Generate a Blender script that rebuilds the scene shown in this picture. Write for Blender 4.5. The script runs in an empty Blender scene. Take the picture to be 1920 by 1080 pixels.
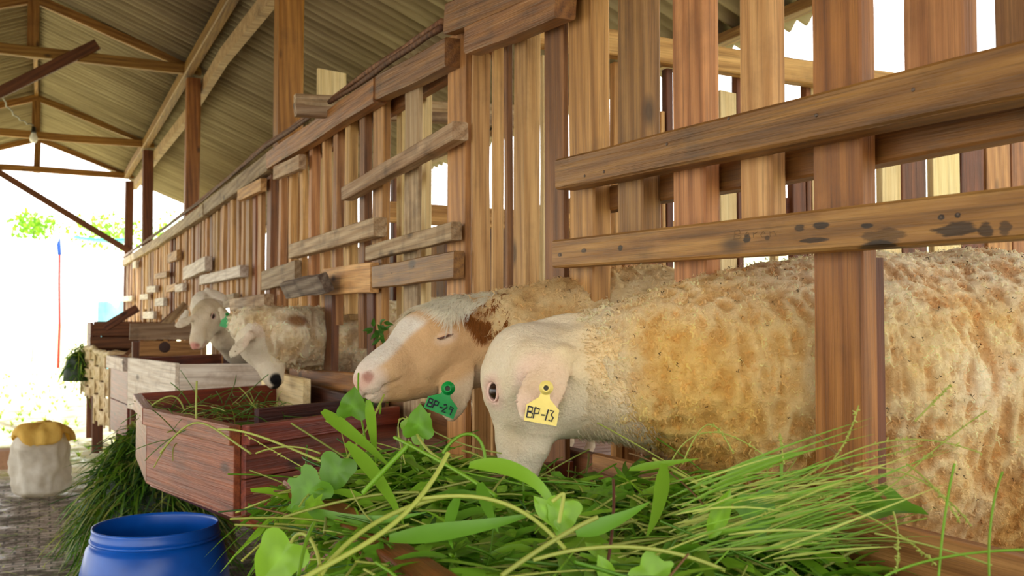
import bpy, bmesh, math, random
import numpy as np
from mathutils import Vector, Matrix, Euler

# ------------------------------------------------------------------ camera, sky, sun, exposure
# World: X = distance from the camera towards the pen fence, Y = along the fence, Z = up (ground 0).
CAM_H = 1.15
YAW = math.radians(26.05)
PITCH = math.atan(60 / 1800.0)
SY, CY = math.sin(YAW), math.cos(YAW)
scene = bpy.context.scene
cam_d = bpy.data.cameras.new('camera')
cam = bpy.data.objects.new('camera', cam_d)
scene.collection.objects.link(cam)
cam_d.sensor_width = 36.0
cam_d.lens = 36.0 * 1800 / 1920
cam_d.clip_start = 0.02
cam_d.clip_end = 600
cam.location = (0, 0, CAM_H)
cam.rotation_euler = (math.pi / 2 + PITCH, 0, -YAW)
cam_d.dof.use_dof = True
cam_d.dof.focus_distance = 1.75
cam_d.dof.aperture_fstop = 9.0
scene.camera = cam

world = bpy.data.worlds.new('sky')
scene.world = world
world.use_nodes = True
bg = world.node_tree.nodes['Background']
bg.inputs[0].default_value = (1.0, 0.985, 0.955, 1)
bg.inputs[1].default_value = 4.2

sun_d = bpy.data.lights.new('sun', 'SUN')
sun_d.energy = 9.0
sun_d.angle = math.radians(1.5)
sun_d.color = (1.0, 0.95, 0.84)
sun = bpy.data.objects.new('sun', sun_d)
scene.collection.objects.link(sun)
SUN_EL, SUN_AZ = math.radians(27), math.radians(18)   # azimuth to the left of the far end of the barn
sdir = Vector((math.sin(SUN_AZ) * math.cos(SUN_EL), -math.cos(SUN_AZ) * math.cos(SUN_EL), -math.sin(SUN_EL)))
sun.rotation_euler = sdir.to_track_quat('-Z', 'Y').to_euler()
sun.location = (-8, 20, 10)

vs = scene.view_settings
scene.display_settings.display_device = 'sRGB'
vs.view_transform = 'Standard'
vs.look = 'None'
vs.exposure = -0.42
vs.gamma = 1.0
vs.use_curve_mapping = False
scene.cycles.max_bounces = 8
scene.cycles.diffuse_bounces = 5

# ------------------------------------------------------------------ camera maths (only used to measure the place)
SP, CP = math.sin(PITCH), math.cos(PITCH)
def _uv(px, py):
    u = (px - 960) / 1800.0
    v = (540 - py) / 1800.0
    h = CP - v * SP
    return u / h, (SP + v * CP) / h
def P(px, py, d):
    u, v = _uv(px, py)
    lat = u * d
    return Vector((CY * lat + SY * d, -SY * lat + CY * d, CAM_H + v * d))
def Q(px, py, q):
    u, v = _uv(px, py)
    d = q / (CY * u + SY)
    return P(px, py, d)
def S(px, py, s):
    u, v = _uv(px, py)
    d = s / (CY - SY * u)
    return P(px, py, d)

# ------------------------------------------------------------------ object helpers
def link(o, parent=None):
    scene.collection.objects.link(o)
    if parent is not None:
        o.parent = parent
        o.matrix_parent_inverse = Matrix.Translation(parent.location).inverted()
    return o
def tag(o, label=None, cat=None, group=None, kind=None):
    if label: o['label'] = label
    if cat: o['category'] = cat
    if group: o['group'] = group
    if kind: o['kind'] = kind
    return o
def thing(name, label, cat, loc=(0, 0, 0), group=None):
    o = bpy.data.objects.new(name, None)
    o.empty_display_size = 0.05
    o.location = loc
    scene.collection.objects.link(o)
    return tag(o, label, cat, group)
def mesh_obj(name, verts, faces, mat=None, parent=None, smooth=False, mw=None):
    me = bpy.data.meshes.new(name)
    me.from_pydata([tuple(v) for v in verts], [], [tuple(f) for f in faces])
    me.update()
    if smooth:
        me.polygons.foreach_set('use_smooth', [True] * len(me.polygons))
    o = bpy.data.objects.new(name, me)
    if mat is not None:
        for m in (mat if isinstance(mat, (list, tuple)) else [mat]):
            me.materials.append(m)
    link(o, parent)
    if mw is not None:
        if parent is not None:
            o.matrix_basis = mw
        else:
            o.matrix_world = mw
    return o
def np_mesh(name, V, F, mat, parent=None, col=None, smooth=True, n=None):
    """V (n,3) array, F (m,4) or (m,3) array, col (n,3) colour attribute"""
    me = bpy.data.meshes.new(name)
    V = np.asarray(V, dtype=np.float32); F = np.asarray(F, dtype=np.int32)
    k = F.shape[1]
    me.vertices.add(len(V)); me.vertices.foreach_set('co', V.ravel())
    me.loops.add(F.size); me.loops.foreach_set('vertex_index', F.ravel())
    me.polygons.add(len(F)); me.polygons.foreach_set('loop_start', np.arange(0, F.size, k, dtype=np.int32))
    me.polygons.foreach_set('loop_total', np.full(len(F), k, dtype=np.int32))
    if smooth:
        me.polygons.foreach_set('use_smooth', np.ones(len(F), dtype=bool))
    if col is not None:
        a = me.color_attributes.new('Col', 'FLOAT_COLOR', 'POINT')
        c = np.ones((len(V), 4), dtype=np.float32); c[:, :3] = col
        a.data.foreach_set('color', c.ravel())
    me.update(calc_edges=True); me.validate()
    o = bpy.data.objects.new(name, me)
    for m in (mat if isinstance(mat, (list, tuple)) else [mat]):
        me.materials.append(m)
    return link(o, parent)
def frame_m(c, x, z):
    x = Vector(x).normalized(); z = Vector(z)
    z = (z - z.dot(x) * x).normalized(); y = z.cross(x)
    m = Matrix(((x.x, y.x, z.x, c[0]), (x.y, y.y, z.y, c[1]), (x.z, y.z, z.z, c[2]), (0, 0, 0, 1)))
    return m
RB = random.Random(5)
def board(name, p0, p1, w, t, nrm, mat, parent=None, warp=0.0035, seg=8, ch=None, taper=0.0, slant=0.0, w1=None):
    """sawn board from p0 to p1 (centre line), w wide, t thick along nrm"""
    p0 = Vector(p0); p1 = Vector(p1)
    L = (p1 - p0).length
    M = frame_m((p0 + p1) / 2, p1 - p0, nrm)
    if ch is None: ch = min(w, t) * 0.09
    hw, ht = w / 2, t / 2
    prof = [(-hw + ch, -ht), (hw - ch, -ht), (hw, -ht + ch), (hw, ht - ch), (hw - ch, ht), (-hw + ch, ht), (-hw, ht - ch), (-hw, -ht + ch)]
    a1, a2, b1, b2 = [RB.uniform(-1, 1) * warp for _ in range(4)]
    f1, f2 = RB.uniform(1, 3), RB.uniform(3, 6)
    vs_, fs = [], []
    sl = RB.uniform(-1, 1) * 0.04 * w
    for i in range(seg + 1):
        k = i / seg
        x = (k - 0.5) * L
        dy = a1 * math.sin(f1 * k * math.pi + 1) + 0.4 * a2 * math.sin(f2 * k * math.pi)
        dz = b1 * math.sin(f1 * k * 3) + 0.3 * b2 * math.sin(f2 * k * 3 + 2)
        sc = 1.0 if w1 is None else (1 - k) + k * w1 / w
        for (y, z) in prof:
            xx = x
            if i == 0: xx -= sl * y / hw - (slant * y / hw)
            if i == seg: xx += sl * y / hw
            vs_.append((xx, y * sc + dy, z + dz))
    n = len(prof)
    for i in range(seg):
        for j in range(n):
            fs.append((i * n + j, i * n + (j + 1) % n, (i + 1) * n + (j + 1) % n, (i + 1) * n + j))
    fs.append(tuple(range(n - 1, -1, -1)))
    fs.append(tuple(seg * n + j for j in range(n)))
    return mesh_obj(name, vs_, fs, mat, parent, mw=M)
def box_mesh(name, corners, mat, parent=None):
    """hexahedron: 8 corners, bottom ring then top ring"""
    return mesh_obj(name, corners, [(3, 2, 1, 0), (4, 5, 6, 7), (0, 1, 5, 4), (1, 2, 6, 5), (2, 3, 7, 6), (3, 0, 4, 7)], mat, parent)
def tube_data(pts, radii, n=8, cap=True):
    V, F = [], []
    pts = [Vector(p) for p in pts]
    up = Vector((0.123, 0.37, 0.92))
    for i, p in enumerate(pts):
        t = (pts[min(i + 1, len(pts) - 1)] - pts[max(i - 1, 0)]).normalized()
        a = t.cross(up)
        if a.length < 1e-4: a = t.cross(Vector((1, 0, 0)))
        a.normalize(); b = t.cross(a)
        r = radii[i] if hasattr(radii, '__len__') else radii
        for k in range(n):
            an = 2 * math.pi * k / n
            V.append(p + r * (math.cos(an) * a + math.sin(an) * b))
    for i in range(len(pts) - 1):
        for k in range(n):
            F.append((i * n + k, i * n + (k + 1) % n, (i + 1) * n + (k + 1) % n, (i + 1) * n + k))
    if cap:
        F.append(tuple(range(n - 1, -1, -1))); F.append(tuple((len(pts) - 1) * n + k for k in range(n)))
    return V, F
def tube(name, pts, radii, mat, parent=None, n=8):
    V, F = tube_data(pts, radii, n)
    return mesh_obj(name, V, F, mat, parent, smooth=True)
def lathe(name, prof, mat, loc, parent=None, n=64, axis=None):
    V, F = [], []
    for (r, z) in prof:
        for k in range(n):
            a = 2 * math.pi * k / n
            V.append((r * math.cos(a), r * math.sin(a), z))
    for i in range(len(prof) - 1):
        for k in range(n):
            F.append((i * n + k, i * n + (k + 1) % n, (i + 1) * n + (k + 1) % n, (i + 1) * n + k))
    M = Matrix.Translation(loc) if axis is None else frame_m(loc, *axis)
    return mesh_obj(name, V, F, mat, parent, smooth=True, mw=M)

# ------------------------------------------------------------------ numpy noise
_rs = np.random.RandomState(7)
_PERM = _rs.permutation(4096); _PERM = np.concatenate([_PERM, _PERM, _PERM])
_VAL = _rs.rand(4096 * 3)
def _hash(i, j, k):
    return _PERM[(_PERM[(_PERM[i & 4095] + j) & 4095] + k) & 4095]
def vnoise(X, f=1.0, seed=0):
    X = np.asarray(X) * f + seed * 17.31
    I = np.floor(X).astype(np.int64); T = X - I; T = T * T * (3 - 2 * T)
    r = 0
    for a in (0, 1):
        wa = T[:, 0] if a else 1 - T[:, 0]
        for b in (0, 1):
            wb = T[:, 1] if b else 1 - T[:, 1]
            for c in (0, 1):
                wc = T[:, 2] if c else 1 - T[:, 2]
                r = r + wa * wb * wc * _VAL[_hash(I[:, 0] + a, I[:, 1] + b, I[:, 2] + c)]
    return r * 2 - 1
def fbm(X, f=1.0, o=3, seed=0):
    r = 0; a = 1.0; s = 0
    for i in range(o):
        r = r + a * vnoise(X, f, seed + i * 3.7); s += a; a *= 0.5; f *= 2.03
    return r / s

# ------------------------------------------------------------------ materials
def srgb(r, g, b):
    f = lambda c: (c / 12.92) if c <= 0.04045 else ((c + 0.055) / 1.055) ** 2.4
    return (f(r / 255), f(g / 255), f(b / 255), 1)
class NT:
    def __init__(self, name):
        self.m = bpy.data.materials.new(name); self.m.use_nodes = True
        self.t = self.m.node_tree; self.b = self.t.nodes['Principled BSDF']
        self.out = self.t.nodes['Material Output']
    def n(self, typ, **kw):
        nd = self.t.nodes.new(typ)
        for k, v in kw.items():
            if k[0] == 'i' and k[1:].isdigit(): nd.inputs[int(k[1:])].default_value = v
            elif k in nd.inputs: nd.inputs[k].default_value = v
            else: setattr(nd, k, v)
        return nd
    def l(self, a, b): self.t.links.new(a, b)
    def ramp(self, fac, stops):
        r = self.n('ShaderNodeValToRGB'); e = r.color_ramp.elements
        while len(e) < len(stops): e.new(0.5)
        for i, (p, c) in enumerate(stops):
            e[i].position = p; e[i].color = c
        self.l(fac, r.inputs[0]); return r.outputs[0]
    def mix(self, fac, a, b, mode='MIX'):
        m = self.n('ShaderNodeMix', data_type='RGBA', blend_type=mode)
        for s, v in ((m.inputs[0], fac), (m.inputs[6], a), (m.inputs[7], b)):
            if hasattr(v, 'default_value') or hasattr(v, 'links'): self.l(v, s)
            else: s.default_value = v
        return m.outputs[2]
    def math(self, op, a, b=0.5):
        m = self.n('ShaderNodeMath', operation=op)
        for s, v in ((m.inputs[0], a), (m.inputs[1], b)):
            if hasattr(v, 'links'): self.l(v, s)
            else: s.default_value = v
        return m.outputs[0]
    def coords(self, scale=(1, 1, 1), rnd=True, kind='Object'):
        tc = self.n('ShaderNodeTexCoord'); mp = self.n('ShaderNodeMapping')
        mp.inputs['Scale'].default_value = scale
        if rnd:
            oi = self.n('ShaderNodeObjectInfo')
            ad = self.n('ShaderNodeVectorMath', operation='MULTIPLY_ADD')
            cb = self.n('ShaderNodeCombineXYZ')
            self.l(oi.outputs['Random'], cb.inputs[0]); self.l(oi.outputs['Random'], cb.inputs[1]); self.l(oi.outputs['Random'], cb.inputs[2])
            self.l(cb.outputs[0], ad.inputs[0]); ad.inputs[1].default_value = (37.7, 53.1, 91.3)
            self.l(tc.outputs[kind], ad.inputs[2]); self.l(ad.outputs[0], mp.inputs[0])
        else:
            self.l(tc.outputs[kind], mp.inputs[0])
        return mp.outputs[0]
    def noise(self, vec, scale, detail=4, rough=0.55, dist=0.0):
        nz = self.n('ShaderNodeTexNoise'); self.l(vec, nz.inputs['Vector'])
        nz.inputs['Scale'].default_value = scale; nz.inputs['Detail'].default_value = detail
        nz.inputs['Roughness'].default_value = rough; nz.inputs['Distortion'].default_value = dist
        return nz.outputs[0]
    def bump(self, h, strength=0.3, dist=0.01):
        b = self.n('ShaderNodeBump'); b.inputs['Strength'].default_value = strength; b.inputs['Distance'].default_value = dist
        self.l(h, b.inputs['Height']); self.l(b.outputs[0], self.b.inputs['Normal'])
def wood(name, light, mid, dark, rough=0.6, grime=0.25, grimecol=(40, 26, 14), var=0.25, spec=0.35, knots=True, marks=None):
    w = NT(name)
    v = w.coords((0.9, 13, 13))
    v2 = w.coords((2.0, 60, 60))
    v3 = w.coords((1, 1, 1))
    n1 = w.noise(v, 1.6, 4, 0.6, 0.5)
    wv = w.n('ShaderNodeTexWave', wave_type='BANDS', bands_direction='DIAGONAL')
    wv.inputs['Scale'].default_value = 1.3; wv.inputs['Distortion'].default_value = 4.0; wv.inputs['Detail'].default_value = 2.0; wv.inputs['Detail Scale'].default_value = 0.8
    w.l(v, wv.inputs[0])
    n2 = w.noise(v2, 2.0, 3, 0.6)
    a = w.math('MULTIPLY', n1, 0.6); b = w.math('MULTIPLY', wv.outputs['Fac'], 0.14); c = w.math('MULTIPLY', n2, 0.30)
    s = w.math('ADD', w.math('ADD', a, b), c)
    base = w.ramp(s, [(0.22, srgb(*dark)), (0.46, srgb(*mid)), (0.74, srgb(*light))])
    # saw-cut bands across the board
    g = w.noise(v3, 7.0, 5, 0.65)
    gm = w.ramp(g, [(0.52, (0, 0, 0, 1)), (0.70, (1, 1, 1, 1))])
    base = w.mix(w.math('MULTIPLY', gm, grime), base, srgb(*grimecol))
    if knots:
        vo = w.n('ShaderNodeTexVoronoi'); vo.inputs['Scale'].default_value = 3.2; w.l(w.coords((1.0, 2.2, 2.2)), vo.inputs['Vector'])
        km = w.ramp(vo.outputs['Distance'], [(0.05, (1, 1, 1, 1)), (0.13, (0, 0, 0, 1))])
        base = w.mix(w.math('MULTIPLY', km, 0.75), base, srgb(*[x * 0.45 for x in dark]))
    n5 = w.noise(w.coords((1.6, 120, 120)), 1.5, 4, 0.7)
    base = w.mix(w.math('MULTIPLY', w.ramp(n5, [(0.50, (0, 0, 0, 1)), (0.62, (1, 1, 1, 1))]), 0.38), base, srgb(*[x * 0.7 for x in dark]))
    if marks:
        # elongated nail stains and smears at measured spots of the board
        sp = w.n('ShaderNodeSeparateXYZ'); w.l(w.coords(rnd=False), sp.inputs[0])
        ed = w.noise(w.coords((6, 30, 30), rnd=False), 4, 4, 0.7)
        for (mx_, my_, rx_, ry_, st_) in marks:
            dx = w.math('DIVIDE', w.math('SUBTRACT', sp.outputs[0], mx_), rx_); dy = w.math('DIVIDE', w.math('SUBTRACT', sp.outputs[1], my_), ry_)
            d2 = w.math('ADD', w.math('ADD', w.math('MULTIPLY', dx, dx), w.math('MULTIPLY', dy, dy)), w.math('MULTIPLY', w.math('SUBTRACT', ed, 0.5), 2.2))
            k_ = w.ramp(d2, [(0.5, (1, 1, 1, 1)), (0.85, (0, 0, 0, 1))])
            base = w.mix(w.math('MULTIPLY', k_, st_), base, srgb(26, 15, 8))
    oi = w.n('ShaderNodeObjectInfo')
    hs = w.n('ShaderNodeHueSaturation'); hs.inputs['Saturation'].default_value = 1.02
    mr = w.n('ShaderNodeMapRange'); mr.inputs['To Min'].default_value = 1 - var; mr.inputs['To Max'].default_value = 1 + var
    w.l(oi.outputs['Random'], mr.inputs[0]); w.l(mr.outputs[0], hs.inputs['Value'])
    rr = w.math('FRACT', w.math('MULTIPLY', oi.outputs['Random'], 13.7))
    mh = w.n('ShaderNodeMapRange'); mh.inputs['To Min'].default_value = 0.494; mh.inputs['To Max'].default_value = 0.510
    w.l(rr, mh.inputs[0]); w.l(mh.outputs[0], hs.inputs['Hue'])
    w.l(base, hs.inputs['Color']); w.l(hs.outputs[0], w.b.inputs['Base Color'])
    w.b.inputs['Roughness'].default_value = rough
    w.b.inputs['Specular IOR Level'].default_value = spec
    n4 = w.noise(w.coords((3.0, 170, 170)), 2.0, 3, 0.7)
    hh = w.math('ADD', w.math('MULTIPLY', n4, 0.5), w.math('ADD', w.math('MULTIPLY', n2, 0.7), w.math('MULTIPLY', g, 0.5)))
    w.bump(hh, 0.6, 0.005)
    return w.m
M_TAN = wood('tan_sawn_wood', (218, 174, 116), (178, 132, 80), (112, 72, 38), 0.6)
M_ORANGE = wood('orange_brown_wood', (196, 144, 90), (150, 102, 58), (90, 56, 30), 0.55)
M_RED = wood('reddish_brown_wood', (162, 108, 66), (120, 74, 42), (66, 36, 20), 0.55)
M_PALE = wood('pale_new_wood', (242, 222, 172), (226, 200, 146), (196, 162, 106), 0.65, grime=0.12, var=0.08)
M_GREY = wood('weathered_grey_wood', (196, 172, 138), (154, 124, 90), (92, 66, 44), 0.65, grime=0.5)
M_RAIL = wood('worn_rail_wood', (172, 120, 62), (128, 82, 38), (68, 40, 16), 0.48, grime=0.4, spec=0.5)
M_RAILD = wood('stained_lower_rail_wood', (202, 152, 90), (156, 106, 54), (70, 42, 20), 0.5, grime=0.8, grimecol=(34, 22, 12), spec=0.45)
M_POST = wood('amber_post_wood', (182, 124, 64), (142, 90, 42), (84, 48, 20), 0.5, spec=0.4, var=0.12)
M_BEAM = wood('roof_beam_wood', (176, 132, 72), (136, 92, 44), (84, 50, 22), 0.6, var=0.18)
M_DKBEAM = wood('dark_post_wood', (128, 76, 46), (96, 54, 32), (56, 30, 18), 0.55, var=0.1)
M_TROUGH = wood('red_brown_trough_wood', (150, 74, 46), (112, 48, 30), (66, 26, 16), 0.42, grime=0.35, spec=0.5, var=0.1)
M_TROUGHSIDE = wood('brown_trough_ply', (154, 84, 48), (122, 62, 36), (80, 40, 22), 0.4, grime=0.3, var=0.06)
M_TRDARK = wood('dark_trough_lining', (84, 40, 30), (56, 26, 20), (30, 14, 12), 0.45, var=0.1)
M_WHITEWOOD = wood('whitewashed_wood', (232, 222, 206), (206, 190, 170), (160, 132, 106), 0.6, grime=0.45, grimecol=(120, 84, 58), var=0.06)
M_BARK = wood('bark_edged_wood', (150, 138, 120), (98, 82, 68), (46, 36, 30), 0.8, grime=0.6)
M_ENDG = wood('cut_end_wood', (216, 158, 88), (186, 126, 64), (130, 80, 38), 0.7)

def simple(name, col, rough=0.5, spec=0.5, nscale=8, namp=0.15, bumps=0.1, sss=0.0):
    w = NT(name)
    nz = w.noise(w.coords(), nscale, 4)
    c = srgb(*col)
    lo = tuple(x * (1 - namp) for x in c[:3]) + (1,); hi = tuple(min(1, x * (1 + namp)) for x in c[:3]) + (1,)
    w.l(w.ramp(nz, [(0.3, lo), (0.7, hi)]), w.b.inputs['Base Color'])
    w.b.inputs['Roughness'].default_value = rough; w.b.inputs['Specular IOR Level'].default_value = spec
    if bumps: w.bump(nz, bumps, 0.01)
    return w.m
# ------------------------------------------------------------------ roof
def roof_z(q): return CAM_H + 2.665 - 0.405 * abs(q + 0.1)
def make_roof():
    w = NT('stained_fibre_cement')
    v = w.coords((0.25, 5.0, 1.0), rnd=False)
    st = w.noise(v, 2.2, 5, 0.6)
    big = w.noise(w.coords((0.8, 0.5, 1), rnd=False), 1.3, 3)
    c = w.ramp(st, [(0.25, srgb(96, 86, 70)), (0.5, srgb(144, 133, 112)), (0.75, srgb(182, 171, 146))])
    c = w.mix(w.math('MULTIPLY', big, 0.55), c, srgb(150, 130, 96), 'MIX')
    w.l(c, w.b.inputs['Base Color']); w.b.inputs['Roughness'].default_value = 0.85
    w.b.inputs['Specular IOR Level'].default_value = 0.1
    w.bump(st, 0.2, 0.01)
    per, amp = 0.11, 0.023
    for side, rows in ((1, [(-0.1, 1.25), (1.15, 2.2), (2.1, 3.08)]), (-1, [(-0.1, -1.6), (-1.5, -3.2)])):
        V, F = [], []
        ys = np.arange(-1.4, 15.6, per / 8)
        for (qa, qb) in rows:
            base = len(V)
            nq = 3
            lift = 0.0 if rows.index((qa, qb)) == 0 else -0.012 * rows.index((qa, qb))
            for th in (0.0, 0.007):
                for y in ys:
                    sheet = int((y + 1.4) / 0.88)
                    yy = (y + 1.4) - sheet * 0.88
                    z0 = amp * math.sin(2 * math.pi * y / per) + 0.010 * (yy < 0.1) + 0.004 * math.sin(sheet * 2.3)
                    for k in range(nq):
                        q = qa + (qb - qa) * k / (nq - 1)
                        V.append((q, y, roof_z(q) + z0 + th + lift * (1 if side > 0 else 1)))
            n = len(ys); o2 = base + n * nq
            for i in range(n - 1):
                for k in range(nq - 1):
                    a = base + i * nq + k
                    F.append((a, a + nq, a + nq + 1, a + 1))
                    b = a - base + o2
                    F.append((b, b + 1, b + nq + 1, b + nq))
                a = base + i * nq; b = o2 + i * nq
                F.append((a, b, b + nq, a + nq))
                a += nq - 1; b += nq - 1
                F.append((a, a + nq, b + nq, b))
        o = mesh_obj('ceiling_right' if side > 0 else 'ceiling_left', V, F, w.m, smooth=True)
        tag(o, 'corrugated grey roof sheets over the ' + ('pens' if side > 0 else 'aisle on the left'), kind='structure')
make_roof()

POSTS = [(540, 3.88, 0.135, M_POST), (360, 6.62, 0.12, M_POST), (278, 9.55, 0.125, M_DKBEAM), (243, 12.1, 0.12, M_DKBEAM)]
post_s = []
def post_s_of(px, q):
    u = _uv(px, 300)[0]; d = q / (CY * u + SY); return CY * d - SY * u * d
plate_z = CAM_H + 2.10
plabels = ['amber wooden barn post nearest to the camera, tall behind the slatted fence',
           'amber wooden post carrying the end of the nearest visible roof tie beam',
           'dark brown post under the second roof truss, right of the last post',
           'dark brown post at the far end of the barn where a diagonal brace lands']
for i, (px, _, w_, m) in enumerate(POSTS):
    s = post_s_of(px, 1.12); post_s.append(s)
    t = thing('barn_post', plabels[i], 'post', (1.12, s, 0), 'barn posts along the fence')
    board('shaft', (1.12, s, 0.0), (1.12, s, plate_z - 0.055), w_ , w_ * 0.95, (1, 0, 0), m, t, warp=0.004, seg=6)
    board('footing', (1.12, s, 0.0), (1.12, s, 0.12), 0.2, 0.2, (1, 0, 0), simple('footing_concrete%d' % i, (150, 144, 132), 0.9), t, warp=0)
# plate and purlin running along the barn
board('wall_plate', (1.06, -1.2, plate_z + 0.02), (1.09, 15.2, plate_z + 0.02), 0.075, 0.10, (0, 0, 1), M_BEAM, warp=0.012, seg=14)
tag(bpy.data.objects['wall_plate'], 'amber plate beam resting on the barn posts under the roof', 'beam')
pts = [(1.23, -1.2), (1.2, 3.6), (1.24, 5.2), (1.2, 7.4), (1.25, 9.8), (1.2, 12), (1.2, 15.2)]
pu = thing('purlin', 'pale warped purlin pole running beside the plate beam under the roof', 'beam', (1.2, 0, CAM_H + 2.0))
tv = []; 
for k, (q, y) in enumerate(pts): tv.append(Vector((q, y, CAM_H + 1.985 + 0.02 * math.sin(k * 2.1))))
V, F = [], []
for k, p in enumerate(tv):
    for (a, b) in ((-.03, -.055), (.03, -.055), (.03, .055), (-.03, .055)): V.append((p.x + a, p.y, p.z + b))
for k in range(len(tv) - 1):
    for j in range(4): F.append((k * 4 + j, k * 4 + (j + 1) % 4, k * 4 + 4 + (j + 1) % 4, k * 4 + 4 + j))
F += [(3, 2, 1, 0), tuple(len(tv) * 4 - 4 + j for j in range(4))]
mesh_obj('pole', V, F, M_PALE if 0 else M_GREY, pu)

RIDGE_Q = -0.1
def truss(s, label, brace=None):
    t = thing('roof_truss', label, 'truss', (0, s, plate_z), 'roof trusses')
    zt = plate_z + 0.02
    board('tie_beam', (-1.45, s - 0.02, zt + 0.02), (1.18, s - 0.02, zt - 0.0), 0.085, 0.06, (0, 1, 0), M_BEAM, t, warp=0.01)
    zr = roof_z(RIDGE_Q) - 0.07
    board('rafter', (1.12, s + 0.04, plate_z + 0.05), (RIDGE_Q, s + 0.04, zr - 0.02), 0.075, 0.05, (0, 1, 0), M_BEAM, t)
    board('rafter', (-1.35, s + 0.04, plate_z + 0.05), (RIDGE_Q, s + 0.04, zr - 0.02), 0.075, 0.05, (0, 1, 0), M_BEAM, t)
    board('king_post', (RIDGE_Q, s + 0.04, zt - 0.03), (RIDGE_Q, s + 0.04, zr), 0.085, 0.05, (0, 1, 0), M_BEAM, t)
    if brace:
        a, b = brace
        board('knee_brace', a, b, 0.085, 0.045, (0, 1, 0), M_DKBEAM, t)
    board('far_post', (-1.35, s, 0), (-1.35, s, plate_z), 0.11, 0.11, (0, 1, 0), M_DKBEAM, t)
    return t
tl = ['roof truss above the camera on the nearest barn post, its rafter crossing the pen roof',
      'nearest visible roof truss with long tie beam, king post and dark diagonal knee brace',
      'middle roof truss with the light bulb hanging in front of its king post',
      'last roof truss at the open far end against the white sky']
a1 = S(183, 84, post_s[1] - 0.07); b1 = S(0, 172, post_s[1] - 0.07)
b1 = b1 + (b1 - a1) * 0.55
a3 = S(241, 470, post_s[3] - 0.07); b3 = S(-40, 300, post_s[3] - 0.07); b3 = b3 + (b3 - a3) * 0.5
braces = [None, (a1, b1), None, (a3, b3)]
for s, l, b in zip(post_s, tl, braces): truss(s, l, b)
rb = board('ridge_beam', (RIDGE_Q, -1.2, roof_z(RIDGE_Q) - 0.05), (RIDGE_Q, 15.4, roof_z(RIDGE_Q) - 0.05), 0.06, 0.04, (1, 0, 0), M_BEAM, warp=0.0)
tag(rb, 'ridge beam directly under the peak of the corrugated roof', 'beam')
ev = board('eave_beam', (2.95, -1.2, roof_z(2.95) - 0.07), (2.95, 15.2, roof_z(2.95) - 0.07), 0.07, 0.05, (0, 0, 1), M_BEAM, warp=0.0)
tag(ev, 'eave beam under the low corrugated edge behind the pens', 'beam')
# bulb with its cable
bp = S(63, 256, post_s[2] - 0.12)
bulb = thing('light_bulb', 'white light bulb hanging bare from the middle truss', 'light bulb', bp)
glass = NT('bulb_glass'); glass.b.inputs['Base Color'].default_value = srgb(235, 235, 240); glass.b.inputs['Roughness'].default_value = 0.25
lathe('bulb', [(0.001, -0.075), (0.025, -0.07), (0.04, -0.045), (0.043, -0.02), (0.035, 0.01), (0.022, 0.04), (0.02, 0.06)], glass.m, bp, bulb, 24)
lathe('socket', [(0.001, 0.115), (0.022, 0.11), (0.026, 0.06), (0.03, 0.055), (0.03, 0.045), (0.02, 0.04)], simple('black_socket', (30, 30, 34), 0.4), bp, bulb, 20)
cw = []
for k in range(19):
    a = k / 18; p = S(60 - a * 70, 235 - a * 78, post_s[2] - 0.12 - a * 1.0)
    cw.append(p + Vector((0.012 * math.cos(k * 1.9), 0, 0.012 * math.sin(k * 1.9) - 0.10 * math.sin(a * math.pi))))
tube('cable', cw, 0.008, simple('cable_grey', (150, 150, 155), 0.5), bulb, 6)

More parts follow.
